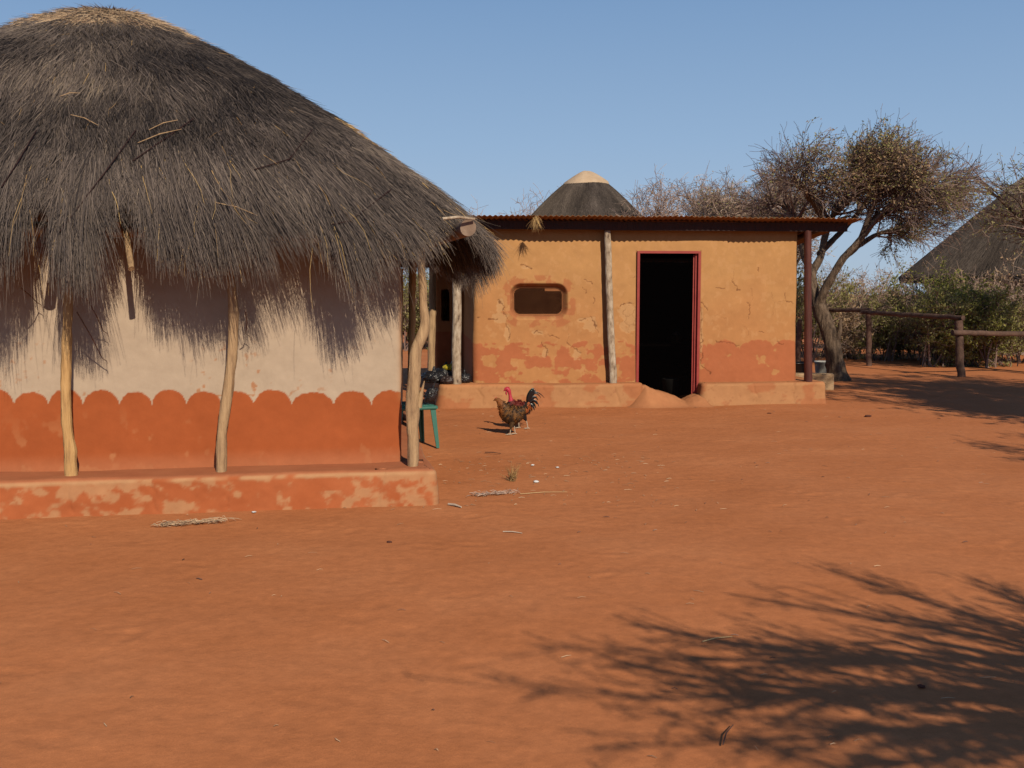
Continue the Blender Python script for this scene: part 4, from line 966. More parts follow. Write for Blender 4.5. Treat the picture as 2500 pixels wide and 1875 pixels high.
# ================================================================== THINGS IN THE YARD
# slab and buckets by the tree
x0, y0 = G(1972, 945)[:2]
s0 = AT(1985, 930, 17.0); slab = empty('stone_block', (s0[0] - .1, 17.0, 0)); tag(slab, 'pale tan cement block lying between porch post and tree trunk', 'block')
mb = MB(); an = R(-12); Mr = np.array([[math.cos(an), -math.sin(an), 0], [math.sin(an), math.cos(an), 0], [0, 0, 1]]); mb.box(-.30, .42, -.12, .12, 0, .27, M=(Mr, np.array([0, 0, 0])))
bl = mb.build('block_body', mat_noise('tan_cement', [(.3, (.38, .24, .13)), (.7, (.55, .38, .23))], 7, .9, .2, bumps=[(20, .01, 4, None)]), slab, False)
bv = bl.modifiers.new('bevel', 'BEVEL'); bv.width = .015; bv.segments = 2
def bucket(loc, r, h, mat, label, handle=True, tilt=0):
    root = empty('bucket', loc); tag(root, label, 'bucket'); n = 28; V = []; prof = [(r * .82, 0), (r * .84, .01), (r, h * .93), (r * 1.05, h * .94), (r * 1.05, h), (r * .97, h), (r * .80, .02), (0, .02)]
    for k in range(n):
        a = 2 * math.pi * k / n
        for q, z in prof: V.append((q * math.cos(a), q * math.sin(a), z))
    K = len(prof); i = np.arange(n)[:, None]; j = np.arange(K - 1)[None]; i2 = (i + 1) % n
    build('body', V, [np.stack([i * K + j, i2 * K + j, i2 * K + j + 1, i * K + j + 1], -1).reshape(-1, 4)], mat, root)
    if handle:
        a = np.linspace(0, math.pi, 14); m_ = MB(); m_.tube(np.stack([r * 1.05 * np.cos(a), -np.sin(a) * r * .75, h * .9 - np.sin(a) * .08], -1), .004, 5); m_.build('handle', M_rust, root)
    root.rotation_euler = (0, R(tilt), 0); return root
M_tin = mat_noise('dull_white_tin', [(.3, (.36, .36, .35)), (.7, (.55, .55, .53))], 6, .45, .5)
M_blackpl = mat_noise('black_plastic', [(.3, (.006, .006, .008)), (.7, (.015, .014, .017))], 6, .35, .5)
g_ = G(2068, 925); bucket((g_[0] - .30, 19.6, 0), .17, .30, M_tin, 'dull white bucket behind the foot of the tree trunk')
bucket((g_[0] - .92, 19.3, 0), .20, .30, M_blackpl, 'low black bucket behind the tan block, left of the trunk')

# chair
M_teal = mat_noise('teal_plastic', [(.3, (.035, .14, .11)), (.7, (.06, .20, .155))], 3, .45, .45)
c0 = G(1071, 1093); wv = nrm(np.array([-.42, .90])); dv = np.array([-wv[1], wv[0]])
chair = empty('plastic_chair', (c0[0], c0[1], 0)); tag(chair, 'teal plastic garden chair half hidden behind the crooked house post', 'chair')
def CP(w_, d_, z): return np.array([*(wv * w_ + dv * d_), z])
def panel(pts4, th, name, mat, parent, bev=.006):
    P = np.array(pts4, float); n = nrm(np.cross(P[1] - P[0], P[3] - P[0])); V = np.vstack([P - n * th / 2, P + n * th / 2])
    o = build(name, V, [np.array([(0, 3, 2, 1), (4, 5, 6, 7), (0, 1, 5, 4), (1, 2, 6, 5), (2, 3, 7, 6), (3, 0, 4, 7)])], mat, parent, False)
    b = o.modifiers.new('b', 'BEVEL'); b.width = bev; b.segments = 2; return o
seat = MB(); nu = 15; u = np.linspace(0, 1, nu); U_, W_ = np.meshgrid(u, u, indexing='ij')
dd_ = .02 + U_ * .42; ww_ = .02 + W_ * .42; zz_ = .435 - .018 * np.sin(W_ * math.pi) * np.sin(U_ * math.pi) + .012 * (np.abs(W_ - .5) * 2) ** 6 - .035 * np.maximum(0, .08 - U_) / .08
V = np.array([CP(a, b, c) for a, b, c in zip(ww_.ravel(), dd_.ravel(), zz_.ravel())]); i, j = np.meshgrid(np.arange(nu - 1), np.arange(nu - 1), indexing='ij')
so_ = build('seat', V, [np.stack([i * nu + j, (i + 1) * nu + j, (i + 1) * nu + j + 1, i * nu + j + 1], -1).reshape(-1, 4)], M_teal, chair); q = so_.modifiers.new('t', 'SOLIDIFY'); q.thickness = .012; q.offset = 0
mb = MB()
for a0, a1 in ((CP(.015, .02, .42), CP(.015, .44, .42)), (CP(.445, .02, .42), CP(.445, .44, .42)), (CP(.015, .02, .42), CP(.445, .02, .42)), (CP(.015, .44, .42), CP(.445, .44, .42))):
    mb.tube([a0, a1], .022, 8)
mb.build('seat_rim', M_teal, chair)
for (w0, d0, w1, d1) in ((0.02, .03, -.01, 0), (.44, .03, .47, 0), (.02, .43, -.01, .47), (.44, .43, .47, .47)):
    t0, t1 = CP(w0, d0, .43), CP(w1, d1, 0); m_ = MB()
    for e_ in (wv if w0 < .2 else -wv, dv if d0 < .2 else -dv):
        e3 = np.array([*e_, 0]); s0_, s1_ = e3 * .055, e3 * .030; n_ = np.array([-e_[1], e_[0], 0]) * .006
        V = [t0 - n_, t0 + s0_ - n_, t1 + s1_ - n_, t1 - n_, t0 + n_, t0 + s0_ + n_, t1 + s1_ + n_, t1 + n_]; m_.add(V, [(0, 3, 2, 1), (4, 5, 6, 7), (0, 1, 5, 4), (1, 2, 6, 5), (2, 3, 7, 6), (3, 0, 4, 7)])
    m_.build('leg', M_teal, chair, False)
mb = MB(); mb.tube([CP(.02, .44, .42), CP(.0, .50, .62), CP(.03, .55, .80), CP(.12, .57, .86), CP(.34, .57, .86), CP(.43, .55, .80), CP(.46, .50, .62), CP(.44, .44, .42)], .018, 8); br = mb.build('backrest', M_teal, chair)
for k in range(5):
    w_ = .09 + k * .07; panel([CP(w_, .445, .43), CP(w_ + .035, .445, .43), CP(w_ + .035, .57, .85), CP(w_, .57, .85)], .008, 'slat', M_teal, br)

# refuse bags
def bag(loc, sx, sy, sz, seed, label, mat, neck=(0, 0, 1), crump=.16, name='refuse_bag'):
    n1, n2 = 72, 48; th = np.linspace(0, 2 * math.pi, n1 + 1)[:-1]; ph = np.linspace(0, math.pi, n2); T_, P_ = np.meshgrid(th, ph, indexing='ij')
    x = np.cos(T_) * np.sin(P_); y = np.sin(T_) * np.sin(P_); z = np.cos(P_)
    r_ = 1 + crump * (np.abs(fbm(T_ * 2.5 + 3 * np.cos(T_), P_ * 4, seed, 4) - .5) * -4 + .7) + .06 * np.cos(T_ * 7 + seed + P_ * 2) * np.sin(P_) ** 2 * (z > -.2)
    r_ = np.where(z > .75, r_ * (1 - (z - .75) * 1.6), r_) + .9 * np.exp(-((P_) / .16) ** 2)
    w_ = .5 - .5 * np.cos(T_); 
    V = np.stack([x * r_ * sx, y * r_ * sy, np.maximum(z * r_ * sz, -sz * .72)], -1); V[..., 2] += sz * .72
    V[..., 0] += neck[0] * np.maximum(V[..., 2], 0) ; K = n2; i = np.arange(n1)[:, None]; j = np.arange(K - 1)[None]; i2 = (i + 1) % n1
    o = build(name, V.reshape(-1, 3), [np.stack([i * K + j, i2 * K + j, i2 * K + j + 1, i * K + j + 1], -1).reshape(-1, 4)], mat)
    o.location = tuple(loc); tag(o, label, 'bag'); return o
M_bag = mat_noise('black_bin_liner', [(.3, (.010, .010, .012)), (.7, (.022, .021, .025))], 5, .36, .5, bumps=[(12, .02, 3, None)])
M_bagb = mat_noise('brownish_bin_liner', [(.3, (.022, .014, .014)), (.7, (.05, .032, .03))], 5, .4, .4, bumps=[(12, .02, 3, None)])
M_yel = mat_noise('yellow_plastic', [(.3, (.50, .38, .02)), (.7, (.62, .48, .04))], 4, .35, .5, bumps=[(12, .02, 4, None)])
M_white = mat_noise('white_plastic', [(.3, (.62, .62, .62)), (.7, (.78, .78, .78))], 6, .4, .5)
def on_floor(px, b, z=.32): a, _ = FA.loc(px, 930, b); q = FA.o + FA.a * a + FA.b * b; return np.array([q[0], q[1], z])
gpb = dict(group='rubbish bags on the mud house porch')
tag(bag(on_floor(1060, .32, .33), .17, .15, .105, 1, 'large black rubbish bag slumped at the left end of the porch', M_bag), **gpb)
tag(bag(on_floor(1092, .12, .33), .10, .09, .07, 2, 'small brownish black bag just left of the white porch post', M_bagb), **gpb)
tag(bag(on_floor(1134, .30, .33), .10, .09, .085, 3, 'black bag just right of the white porch post', M_bag, (.0, 0, 0)), **gpb)
tag(bag(on_floor(1084, .45, .33), .16, .14, .13, 4, 'tall black bag bulging behind the others on the porch', M_bag, (.12, 0, 0)), **gpb)
tag(bag(on_floor(1100, .40, .50), .12, .10, .055, 5, 'yellow plastic bag lying on top of the black bags', M_yel, (.3, 0, 0), .10), **gpb)
o = bag(on_floor(1048, -.02, .10), .08, .07, .12, 6, 'limp black bag hanging over the left end of the porch', M_bag, (.3, 0, 0), .2); tag(o, **gpb)
ot = bag(on_floor(1106, .42, .58), .030, .03, .035, 7, 'scrap of white plastic tied on the yellow bag', M_white, (.2, 0, 0), .2, 'plastic_scrap')
ot['category'] = 'plastic'
# dry grass tuft lodged under the roof edge
def tuft(name, loc, n, L, spread, down, rad, mat, label, cat, seed, col_=(0, 1)):
    rg = np.random.default_rng(seed); P = [rg.normal(0, .015, (n, 3))]; d = nrm(np.stack([rg.normal(0, spread, n), rg.normal(0, spread, n), np.full(n, down)], 1)); Ls = rg.uniform(.4, 1, n) * L
    for k in range(4): P.append(P[-1] + d * (Ls / 4)[:, None]); d = nrm(d + rg.normal(0, .08, (n, 3)) + (0, 0, -.12))
    P = np.stack(P, 1); V, Fq, a = strands(P, rad * np.array([1, 1, .8, .6, .2])[None] * np.ones((n, 1)), 3, rg.uniform(*col_, n)); o = build(name, V, [Fq], mat, None, False, rnd=a)
    o.location = tuple(float(v) for v in loc); tag(o, label, cat); return o
a_, z_ = FA.loc(1308, 532, -.23); q = FA.o + FA.a * a_ + FA.b * -.24; tuft('straw_tuft', (q[0], q[1], z_ - .0), 90, .22, .5, -1, .0022, M_gold, 'tuft of dry straw hanging from the sheet roof edge', 'straw', 3, (0, 1))
g_ = G(1250, 1174); tuft('grass_tuft', (g_[0], g_[1], 0), 46, .17, .32, 1, .0022, M_gold, 'small dry grass tuft growing in the sand of the yard', 'grass', 4, (.2, 1))

# litter
def litter(n, seed, region, L, rad, mat, name, label):
    rg = np.random.default_rng(seed); x = rg.uniform(region[0], region[1], n); y = region[2] + (region[3] - region[2]) * rg.uniform(0, 1, n) ** .8
    a = rg.uniform(0, math.pi, n); l = rg.uniform(*L, n) / 2; z = ground_z(x, y) + .006; K = 3; bend = rg.normal(0, .15, n)
    P = np.stack([np.stack([x - np.cos(a) * l, y - np.sin(a) * l, z], 1), np.stack([x - np.sin(a) * bend * l, y + np.cos(a) * bend * l, z + .004], 1), np.stack([x + np.cos(a) * l, y + np.sin(a) * l, z], 1)], 1)
    V, Fq, at = strands(P, rad * rg.uniform(.5, 1.3, n)[:, None] * np.array([.7, 1, .5])[None], 3, rg.uniform(0, 1, n)); o = build(name, V, [Fq], mat, None, False, rnd=at)
    tag(o, label, 'litter', kind='stuff'); return o
litter(420, 5, (-4, 6, 3.2, 16), (.012, .07), .0014, M_straw, 'straw_litter', 'short bits of pale straw scattered over the red sand')
litter(230, 6, (-1.6, 1.4, 7.4, 10), (.01, .07), .0022, M_straw, 'chaff', 'chaff and straw crumbs strewn beside the near plinth corner')
litter(160, 7, (-4, 6, 3.2, 17), (.01, .05), .0025, M_twig, 'twig_litter', 'dark twig bits scattered over the red sand')
def stick(p1, p2, r, mat, label, name='stick', cat='stick', seed=0):
    a, b = G(*p1), G(*p2); c = (a + b) / 2; m_ = MB(); d = b - a; nrm_ = np.array([-d[1], d[0], 0]) * .04
    m_.tube([a - c + (0, 0, .004), nrm_ + (0, 0, .008), b - c + (0, 0, .004)], [r, r, r * .6], 5); o = m_.build(name, mat); o.location = tuple(float(v) for v in c); tag(o, label, cat); return o
M_strawp = flat('pale_straw_stem', (.62, .45, .22), .6); M_bone = flat('bleached_splinter', (.60, .47, .36), .8); M_darkst = flat('dark_stick', (.12, .06, .04), .8)
stick((1715, 1568), (1788, 1556), .0028, M_strawp, 'long pale straw stem lying alone on the foreground sand', 'straw', 'straw')
stick((1095, 1232), (1126, 1239), .010, M_bone, 'pale splinter of wood beside the near plinth corner')
stick((1184, 1105), (1223, 1108), .005, M_darkst, 'thin dark stick between the chair and the birds')
stick((1765, 1820), (1790, 1772), .003, M_darkst, 'thin dark twig in the shadow at the lower right', 'twig', 'twig')
stick((1270, 1207), (1385, 1202), .0025, M_strawp, 'long thin straw lying right of the grass tuft', 'straw', 'straw')
stick((1228, 1299), (1275, 1303), .004, M_bone, 'pale stalk on the sand below the chaff heap', 'stalk', 'stick')
def heap(p1, p2, n, wd, mat, name, label, seed, L=.12):
    rg = np.random.default_rng(seed); a, b = G(*p1), G(*p2); t_ = rg.beta(1.6, 1.6, n)[:, None]; c = a * (1 - t_) + b * t_ + rg.normal(0, wd, (n, 3)) * (1, 1, 0)
    dr = nrm(b - a) + rg.normal(0, .5, (n, 3)) * (1, 1, .1); dr = nrm(dr); l = rg.uniform(.2, 1, n)[:, None] * L / 2; z = np.abs(rg.normal(0, .010, (n, 1))) * (0, 0, 1) + (0, 0, .004)
    P = np.stack([c - dr * l + z, c + z + (0, 0, .004), c + dr * l + z * .6], 1); V, Fq, at = strands(P, np.full((n, 3), .0024) * np.array([.8, 1, .5]), 3, rg.uniform(0, 1, n))
    o = build(name, V, [Fq], mat, None, False, rnd=at); tag(o, label, 'litter', kind='stuff')
heap((372, 1286), (565, 1272), 130, .022, M_straw, 'straw_heap', 'thin line of pale straw lying before the near plinth', 8)
heap((1140, 1212), (1262, 1202), 120, .03, M_twigp, 'chaff_heap', 'low streak of grey chaff and crumbs by the plinth corner', 9, .07)
def pebble(px, py, r, mat, label, name, cat, seed, fl_=.6):
    g = G(px, py); rg = np.random.default_rng(seed); n1, n2 = 16, 9; th = np.linspace(0, 2 * math.pi, n1 + 1)[:-1]; ph = np.linspace(0, math.pi, n2); T_, P_ = np.meshgrid(th, ph, indexing='ij')
    q = r * (.7 + .6 * vn(T_ * 1.5 + seed, P_ * 2, seed)); V = np.stack([q * np.cos(T_) * np.sin(P_) * 1.3, q * np.sin(T_) * np.sin(P_), q * np.cos(P_) * fl_ + r * .35], -1)
    K = n2; i = np.arange(n1)[:, None]; j = np.arange(K - 1)[None]; i2 = (i + 1) % n1
    o = build(name, V.reshape(-1, 3), [np.stack([i * K + j, i2 * K + j, i2 * K + j + 1, i * K + j + 1], -1).reshape(-1, 4)], mat); o.location = (g[0], g[1], 0); tag(o, label, cat)
M_drop = flat('dark_clod', (.10, .035, .022), .9); M_wht = flat('white_scrap', (.75, .72, .70), .6)
pebble(2118, 1018, .035, M_drop, 'dark clod of earth alone on sand, right of the porch end', 'clod', 'clod', 1, .4)
pebble(2250, 1678, .012, M_drop, 'small dark clod lying in the foreground tree shadow', 'clod', 'clod', 2)
pebble(1361, 1142, .012, M_wht, 'small white pebble right of the grass tuft', 'pebble', 'pebble', 3)
pebble(1300, 1136, .012, M_wht, 'tiny white pebble just above the grass tuft', 'pebble', 'pebble', 4)
pebble(620, 1251, .014, M_wht, 'white scrap on the sand before the near plinth', 'scrap', 'scrap', 5, .3)
pebble(1309, 1177, .018, M_wht, 'white crumpled scrap beside the grass tuft', 'scrap', 'scrap', 6, .5)
pebble(1878, 1010, .020, M_drop, 'small dark leaf litter clump before the right porch plinth', 'clod', 'clod', 7, .3)
pebble(950, 1325, .014, M_drop, 'dark crumb on the sand below the near plinth corner', 'clod', 'clod', 8, .5)

# ================================================================== HEN AND ROOSTER
def loft(spine, o, sc_, n=20, rough=.05, seed=1):
    S = np.array(spine, float); P = np.stack([(S[:, 0] - o[0]) / sc_, (o[1] - S[:, 1]) / sc_], 1); r1 = S[:, 2] / sc_; r2 = S[:, 3] / sc_
    L = np.r_[0, np.cumsum(np.linalg.norm(np.diff(P, axis=0), axis=1))]; m = 64; tn = np.linspace(0, L[-1], m)
    def sm(v):
        q = np.interp(tn, L, v); qp = np.pad(q, 3, 'edge'); k = np.array([1, 2, 3, 4, 3, 2, 1.]) / 16; q2 = np.convolve(qp, k, 'valid'); q2[0] = q[0]; q2[-1] = q[-1]; return q2
    P = np.stack([sm(P[:, 0]), sm(P[:, 1])], 1); r1 = sm(r1); r2 = sm(r2); T = nrm(np.gradient(P, axis=0)); Nn = np.stack([-T[:, 1], T[:, 0]], 1)
    a = np.arange(n) * 2 * math.pi / n
    rr = 1 + (fbm(np.arange(m)[:, None] * .9 + 0 * a, np.cos(a)[None] * 3 + seed + 0 * tn[:, None], seed, 3) - .5) * rough * 2
    c, s = np.cos(a), np.sin(a)
    V = np.stack([P[:, None, 0] + Nn[:, None, 0] * (r1[:, None] * c * rr), (r2[:, None] * s * rr), P[:, None, 1] + Nn[:, None, 1] * (r1[:, None] * c * rr)], -1)
    i = np.arange(m - 1)[:, None]; j = np.arange(n)[None]; j2 = (j + 1) % n
    Fq = np.stack([i * n + j, i * n + j2, (i + 1) * n + j2, (i + 1) * n + j], -1).reshape(-1, 4)
    return V, Fq, P, T, tn / L[-1]
M_plum = mat_attr('plumage', .55, .35, (60, .55, 1.35), bumps=[(90, .008, 4, None)])
M_horn = mat_noise('pale_leg_scales', [(.3, (.42, .33, .24)), (.7, (.60, .50, .38))], 60, .6, .3)
M_skin = mat_noise('bare_red_skin', [(.3, (.42, .025, .045)), (.7, (.56, .05, .08))], 60, .5, .35, bumps=[(120, .002, 3, None)])
M_eye = mat_noise('bird_eye', [(.3, (.01, .008, .006)), (.7, (.02, .012, .008))], 9, .15, .6)
def quills(beziers, o, sc_, wd, mat_, name, parent, colf, seed):
    rg = np.random.default_rng(seed); Vs, Fs, Cs, c = [], [], [], 0; K = 12; t = np.linspace(0, 1, K)
    for k, (b0, b1, b2, w_, y) in enumerate(beziers):
        Q = [np.array(((p[0] - o[0]) / sc_, y + (i * .35 * y), (o[1] - p[1]) / sc_)) for i, p in enumerate((b0, b1, b2))]
        P = (1 - t)[:, None] ** 2 * Q[0] + 2 * (t * (1 - t))[:, None] * Q[1] + t[:, None] ** 2 * Q[2]
        T = nrm(np.gradient(P, axis=0)); S = nrm(np.cross(T, (0, 1, 0))); w2 = w_ / sc_ / 2 * np.sin(np.clip(t * .82 + .16, 0, 1) * math.pi) ** .6
        lift_ = np.array([0, .004, 0])
        V = np.stack([P - S * w2[:, None], P + lift_, P + S * w2[:, None]], 1).reshape(-1, 3); i = np.arange(K - 1) * 3
        Fq = np.vstack([np.stack([i, i + 1, i + 4, i + 3], -1), np.stack([i + 1, i + 2, i + 5, i + 4], -1)]); Vs.append(V); Fs.append(Fq + c); c += len(V)
        Cs.append(np.tile(colf(k), (len(V), 1)))
    o_ = build(name, np.vstack(Vs), [np.vstack(Fs)], mat_, parent, True, np.vstack(Cs)); sm_ = o_.modifiers.new('t', 'SOLIDIFY'); sm_.thickness = .0012; return o_
def legs(pts, o, sc_, thigh, parent, colr, foot_dir=-1):
    for (a, b, c_, y) in pts:
        q = lambda p: np.array([(p[0] - o[0]) / sc_, y, (o[1] - p[1]) / sc_]); m_ = MB(); A_, B_, C_ = q(a), q(b), q(c_); C_[2] = .008
        m_.tube([A_, (A_ + B_) / 2, B_ + (0, 0, .0)], [thigh, thigh * .62, .009], 12, c=colr); m_.build('thigh', M_plum, parent, True, True)
        m_ = MB(); m_.tube([B_ + (0, 0, .012), (B_ + C_) / 2, C_], [.0062, .0052, .006], 8)
        for an, l in ((0, .052), (.6, .044), (-.6, .044), (math.pi, .024)):
            d = np.array([foot_dir * math.cos(an), math.sin(an), 0]) * l; m_.tube([C_, C_ + d * .5 + (0, 0, .001), C_ + d + (0, 0, -.004)], [.005, .0042, .0022], 6)
        m_.build('leg', M_horn, parent)
def body_feathers(V, P, m_skip, n, size, colf, parent, seed):
    rg = np.random.default_rng(seed); m, k, _ = V.shape; i = rg.integers(m_skip[0], m_skip[1], n); j = rg.integers(0, k, n); p = V[i, j]
    cen = np.stack([P[i, 0], 0 * P[i, 0], P[i, 1]], 1); nn_ = nrm(p - cen); T = np.stack([P[np.maximum(i - 1, 0), 0] - P[np.minimum(i + 1, m - 1), 0], 0 * i, P[np.maximum(i - 1, 0), 1] - P[np.minimum(i + 1, m - 1), 1]], 1); T = nrm(T + rg.normal(0, .25, T.shape) * .3 + (0, 0, -.002))
    p = p + rg.normal(0, .0015, p.shape); s = nrm(np.cross(nn_, T)); L = size * rg.uniform(.7, 1.3, n)[:, None]
    Vv = np.stack([p - nn_ * .001, p + T * L * .5 + s * L * .28 + nn_ * .0015, p + T * L + nn_ * .001, p + T * L * .5 - s * L * .28 + nn_ * .0015], 1).reshape(-1, 3)
    q = np.arange(n)[:, None] * 4; C = colf(p) * rg.uniform(.55, 1.5, (n, 1)); return build('feathers', Vv, [q + np.array([[0, 1, 2, 3]])], M_plum, parent, False, np.repeat(C, 4, 0))
# hen
gh = G(1250, 1061); ho = (850, 1335); hs = 1759.0
hen = empty('hen', (gh[0], gh[1], 0), R(4)); tag(hen, 'mottled brown hen walking left in front of the red rooster', 'hen')
hsp = [(1120, 760, 20, 14), (1085, 800, 60, 40), (1040, 850, 105, 70), (980, 900, 155, 105), (900, 935, 190, 135), (810, 930, 200, 145), (735, 880, 165, 125), (685, 800, 118, 92), (640, 730, 84, 62), (598, 670, 62, 46), (560, 630, 47, 38), (528, 622, 38, 32), (508, 632, 22, 19), (492, 646, 10, 8), (478, 658, 3, 3)]
V, Fq, P, T, tt_ = loft(hsp, ho, hs, 22, .06, 3)
def hencol(p):
    n = fbm(p[..., 0] * 60, p[..., 2] * 60 + p[..., 1] * 40, 5, 3); c = mixc((.025, .014, .008), (.17, .075, .018), sst(.38, .62, n))
    neck = sst(.20, .27, p[..., 2]) * sst(-.08, -.12, p[..., 0]); return mixc(c, (.25, .085, .02), neck * .85)
build('body', V.reshape(-1, 3), [Fq], M_plum, hen, True, hencol(V).reshape(-1, 3))
body_feathers(V, P, (6, 50), 800, .020, hencol, hen, 3)
quills([((1060, 830), (1110, 740), (1140 + k * 6, 700 + k * 22), 46, (k - 3) * .006) for k in range(7)], ho, hs, 0, M_plum, 'tail', hen, lambda k: (.07, .04, .02) if k % 2 else (.02, .015, .012), 1)
legs([((845, 1060), (822, 1225), (802, 1330), -.028), ((930, 1060), (897, 1160), (917, 1333), .028)], ho, hs, .040, hen, (.09, .055, .025))
m_ = MB(); m_.box(-.212, -.180, -.0015, .0015, .415, .428); 
cb = MB(); q = lambda x, y: ((x - ho[0]) / hs, (ho[1] - y) / hs)
for x, y in ((535, 580), (520, 585), (508, 600), (500, 618)):
    X_, Z_ = q(x, y); cb.tube([(X_ + .006, 0, Z_ - .012), (X_, 0, Z_ + .004)], [.005, .001], 6)
cb.build('comb', M_skin, hen)
for s_ in (-1, 1):
    X_, Z_ = q(532, 620); e_ = MB(); e_.tube([(X_, s_ * .014, Z_), (X_, s_ * .0205, Z_)], [.004, .0025], 8); e_.build('eye', M_eye, hen)
# rooster
gr = G(1288, 1046); roo = (1130, 1205); rs_ = 1700.0
roost = empty('rooster', (gr[0], gr[1], 0), R(4)); tag(roost, 'dark red naked-necked rooster with black tail standing behind the hen', 'rooster')
rsp = [(1180, 690, 40, 26), (1130, 735, 95, 60), (1060, 790, 150, 95), (970, 815, 180, 118), (880, 780, 165, 112), (815, 710, 125, 88), (787, 645, 82, 64)]
V, Fq, P, T, tt_ = loft(rsp, roo, rs_, 22, .05, 6)
def roocol(p):
    X = p[..., 0] * rs_ + roo[0]; Y = roo[1] - p[..., 2] * rs_; n = fbm(X * .02, Y * .02 + p[..., 1] * 30, 8, 3)
    c = mixc((.10, .010, .008), (.17, .02, .010), n); c = mixc(c, (.012, .010, .012), sst(900, 960, Y + (n - .5) * 120)); c = mixc(c, (.02, .014, .02), sst(800, 770, X) * .9)
    c = mixc(c, (.36, .09, .02), sst(1060, 1120, X + (n - .5) * 60) * sst(930, 860, Y)); return mixc(c, (.012, .011, .013), sst(.42, .35, n) * sst(1010, 1080, X))
ca_ = build('body', V.reshape(-1, 3), [Fq], M_plum, roost, True, roocol(V).reshape(-1, 3))
body_feathers(V, P, (4, 56), 800, .022, roocol, roost, 4)
nsp = [(792, 650, 60, 46), (788, 610, 46, 38), (782, 570, 36, 31), (774, 520, 32, 28), (764, 470, 36, 30), (745, 425, 44, 36), (715, 405, 44, 35), (690, 410, 36, 28), (670, 424, 20, 16), (655, 436, 10, 8), (640, 448, 3, 3)]
V, Fq, P, T, tt_ = loft(nsp, roo, rs_, 18, .05, 9); nk = build('neck_and_head', V.reshape(-1, 3), [Fq], M_skin, roost)
q = lambda x, y: ((x - roo[0]) / rs_, (roo[1] - y) / rs_)
cb = MB(); top = [(655, 405), (668, 372), (682, 388), (695, 345), (712, 378), (724, 340), (740, 376), (758, 352), (768, 385), (775, 410), (740, 418), (700, 412)]
for s_ in (-1, 1): pass
Vc = np.array([(q(x, y)[0], s_ * .004, q(x, y)[1]) for s_ in (-1, 1) for x, y in top]); nT = len(top); cen = Vc[:nT].mean(0); cen2 = Vc[nT:].mean(0)
Vc = np.vstack([Vc, cen, cen2]); F3 = [(i, (i + 1) % nT, 2 * nT) for i in range(nT)] + [(nT + (i + 1) % nT, nT + i, 2 * nT + 1) for i in range(nT)]; F4 = [(i, nT + i, nT + (i + 1) % nT, (i + 1) % nT) for i in range(nT)]
cb.add(Vc, F4, F3); cb.build('comb', M_skin, nk, False)
for s_ in (-1, 1):
    X_, Z_ = q(700, 470); wt = MB(); wt.tube([(X_, s_ * .010, Z_ + .015), (X_ - .002, s_ * .012, Z_ - .010), (X_, s_ * .012, Z_ - .034)], [.006, .011, .003], 8); wt.build('wattle', M_skin, nk)
    X_, Z_ = q(712, 405); e_ = MB(); e_.tube([(X_, s_ * .016, Z_), (X_, s_ * .0225, Z_)], [.004, .0025], 8); e_.build('eye', M_eye, nk)
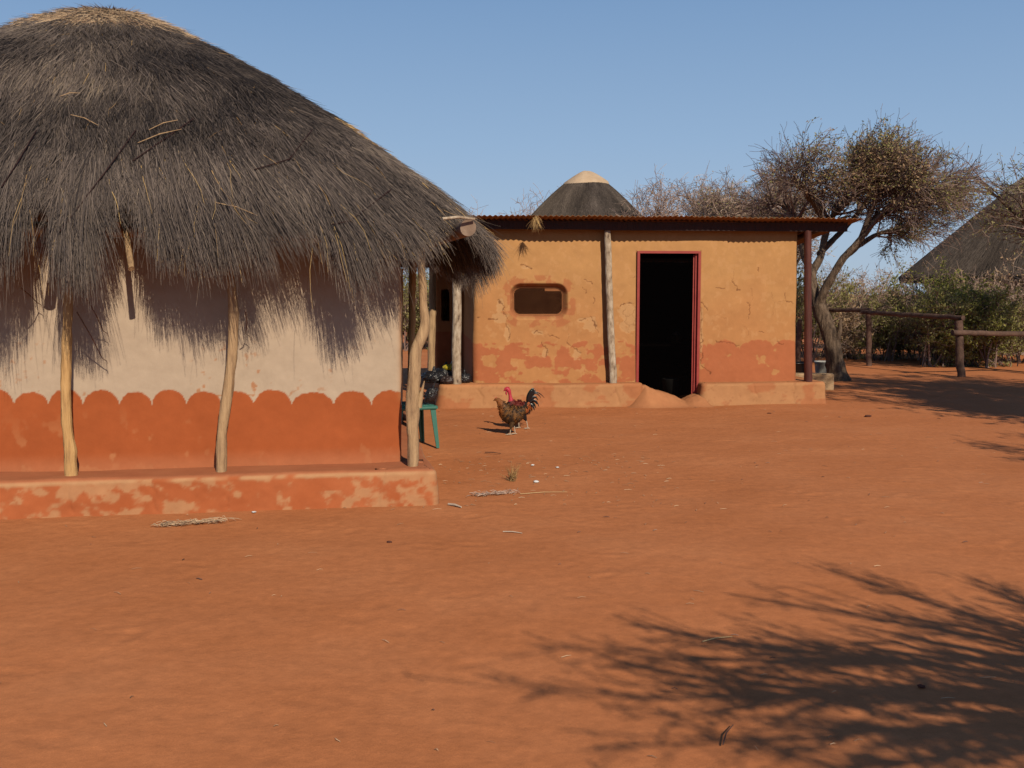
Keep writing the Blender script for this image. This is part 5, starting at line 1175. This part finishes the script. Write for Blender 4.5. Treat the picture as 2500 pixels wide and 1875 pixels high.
bz = [((1130, 700), (1130, 500), (1245, 385), 80, 0), ((1140, 700), (1170, 520), (1265, 395), 70, .010), ((1140, 700), (1180, 540), (1285, 415), 60, -.010), ((1150, 690), (1190, 560), (1300, 450), 60, .014),
      ((1150, 660), (1260, 330), (1472, 592), 26, .006), ((1150, 660), (1270, 370), (1400, 592), 28, -.006), ((1150, 680), (1260, 470), (1345, 640), 46, .012), ((1160, 690), (1290, 540), (1358, 765), 34, -.010),
      ((1150, 700), (1270, 600), (1325, 720), 50, .016), ((1150, 710), (1260, 650), (1300, 800), 46, .020), ((1140, 720), (1230, 680), (1265, 835), 50, -.014), ((1130, 650), (1150, 520), (1220, 430), 80, -.016),
      ((1140, 730), (1210, 740), (1225, 870), 44, .022), ((1140, 700), (1230, 560), (1310, 560), 60, 0)]
quills(bz, roo, rs_, 0, mat_attr('tail_sheen', .3, .6, (40, .7, 1.3)), 'tail', roost, lambda k: (.008, .022, .018) if k % 3 == 0 else (.008, .008, .010), 2)
legs([((1040, 930), (1100, 1045), (1135, 1200), -.030), ((980, 930), (955, 1070), (960, 1200), .030)], roo, rs_, .042, roost, (.012, .010, .012))
# ================================================================== DIM THINGS INSIDE THE DOORWAY
def inside(px, b): a, _ = FA.loc(px, 850, b); q = FA.o + FA.a * a + FA.b * b; return q
q = inside(1615, 1.15); tbl = empty('table', (q[0], q[1], 0), FA.ang); tag(tbl, 'dim wooden table inside the dark doorway', 'table')
mb = MB(); mb.box(-.55, .55, -.25, .25, .80, .83); mb.build('table_top', M_wood_dark, tbl, False)
for x_, y_ in ((-.5, -.2), (.5, -.2), (-.5, .2), (.5, .2)): mb = MB(); mb.box(x_ - .025, x_ + .025, y_ - .025, y_ + .025, 0, .80); mb.build('leg', M_wood_dark, tbl, False)
q = inside(1650, 1.10); pot = empty('cooking_pot', (q[0], q[1], .832)); tag(pot, 'small brown pot with pale lid on the table inside the doorway', 'pot')
def turned(name, prof, mat, parent, n=24):
    V = [(r_ * math.cos(2 * math.pi * k / n), r_ * math.sin(2 * math.pi * k / n), z) for k in range(n) for r_, z in prof]; K = len(prof); i = np.arange(n)[:, None]; j = np.arange(K - 1)[None]; i2 = (i + 1) % n
    return build(name, V, [np.stack([i * K + j, i2 * K + j, i2 * K + j + 1, i * K + j + 1], -1).reshape(-1, 4)], mat, parent)
turned('body', [(0, 0), (.06, 0), (.085, .04), (.085, .10), (.07, .13), (.065, .13)], M_wood, pot)
turned('lid', [(.074, .132), (.06, .155), (.02, .172), (.012, .19), (0, .195)], M_white, pot)
q = inside(1640, .95); can = empty('bucket', (q[0], q[1], 0)); tag(can, 'dull bucket standing on the floor inside the doorway', 'bucket'); turned('body', [(0, .01), (.11, 0), (.14, .30), (.145, .31), (.13, .30), (.10, .02)], M_tin, can)
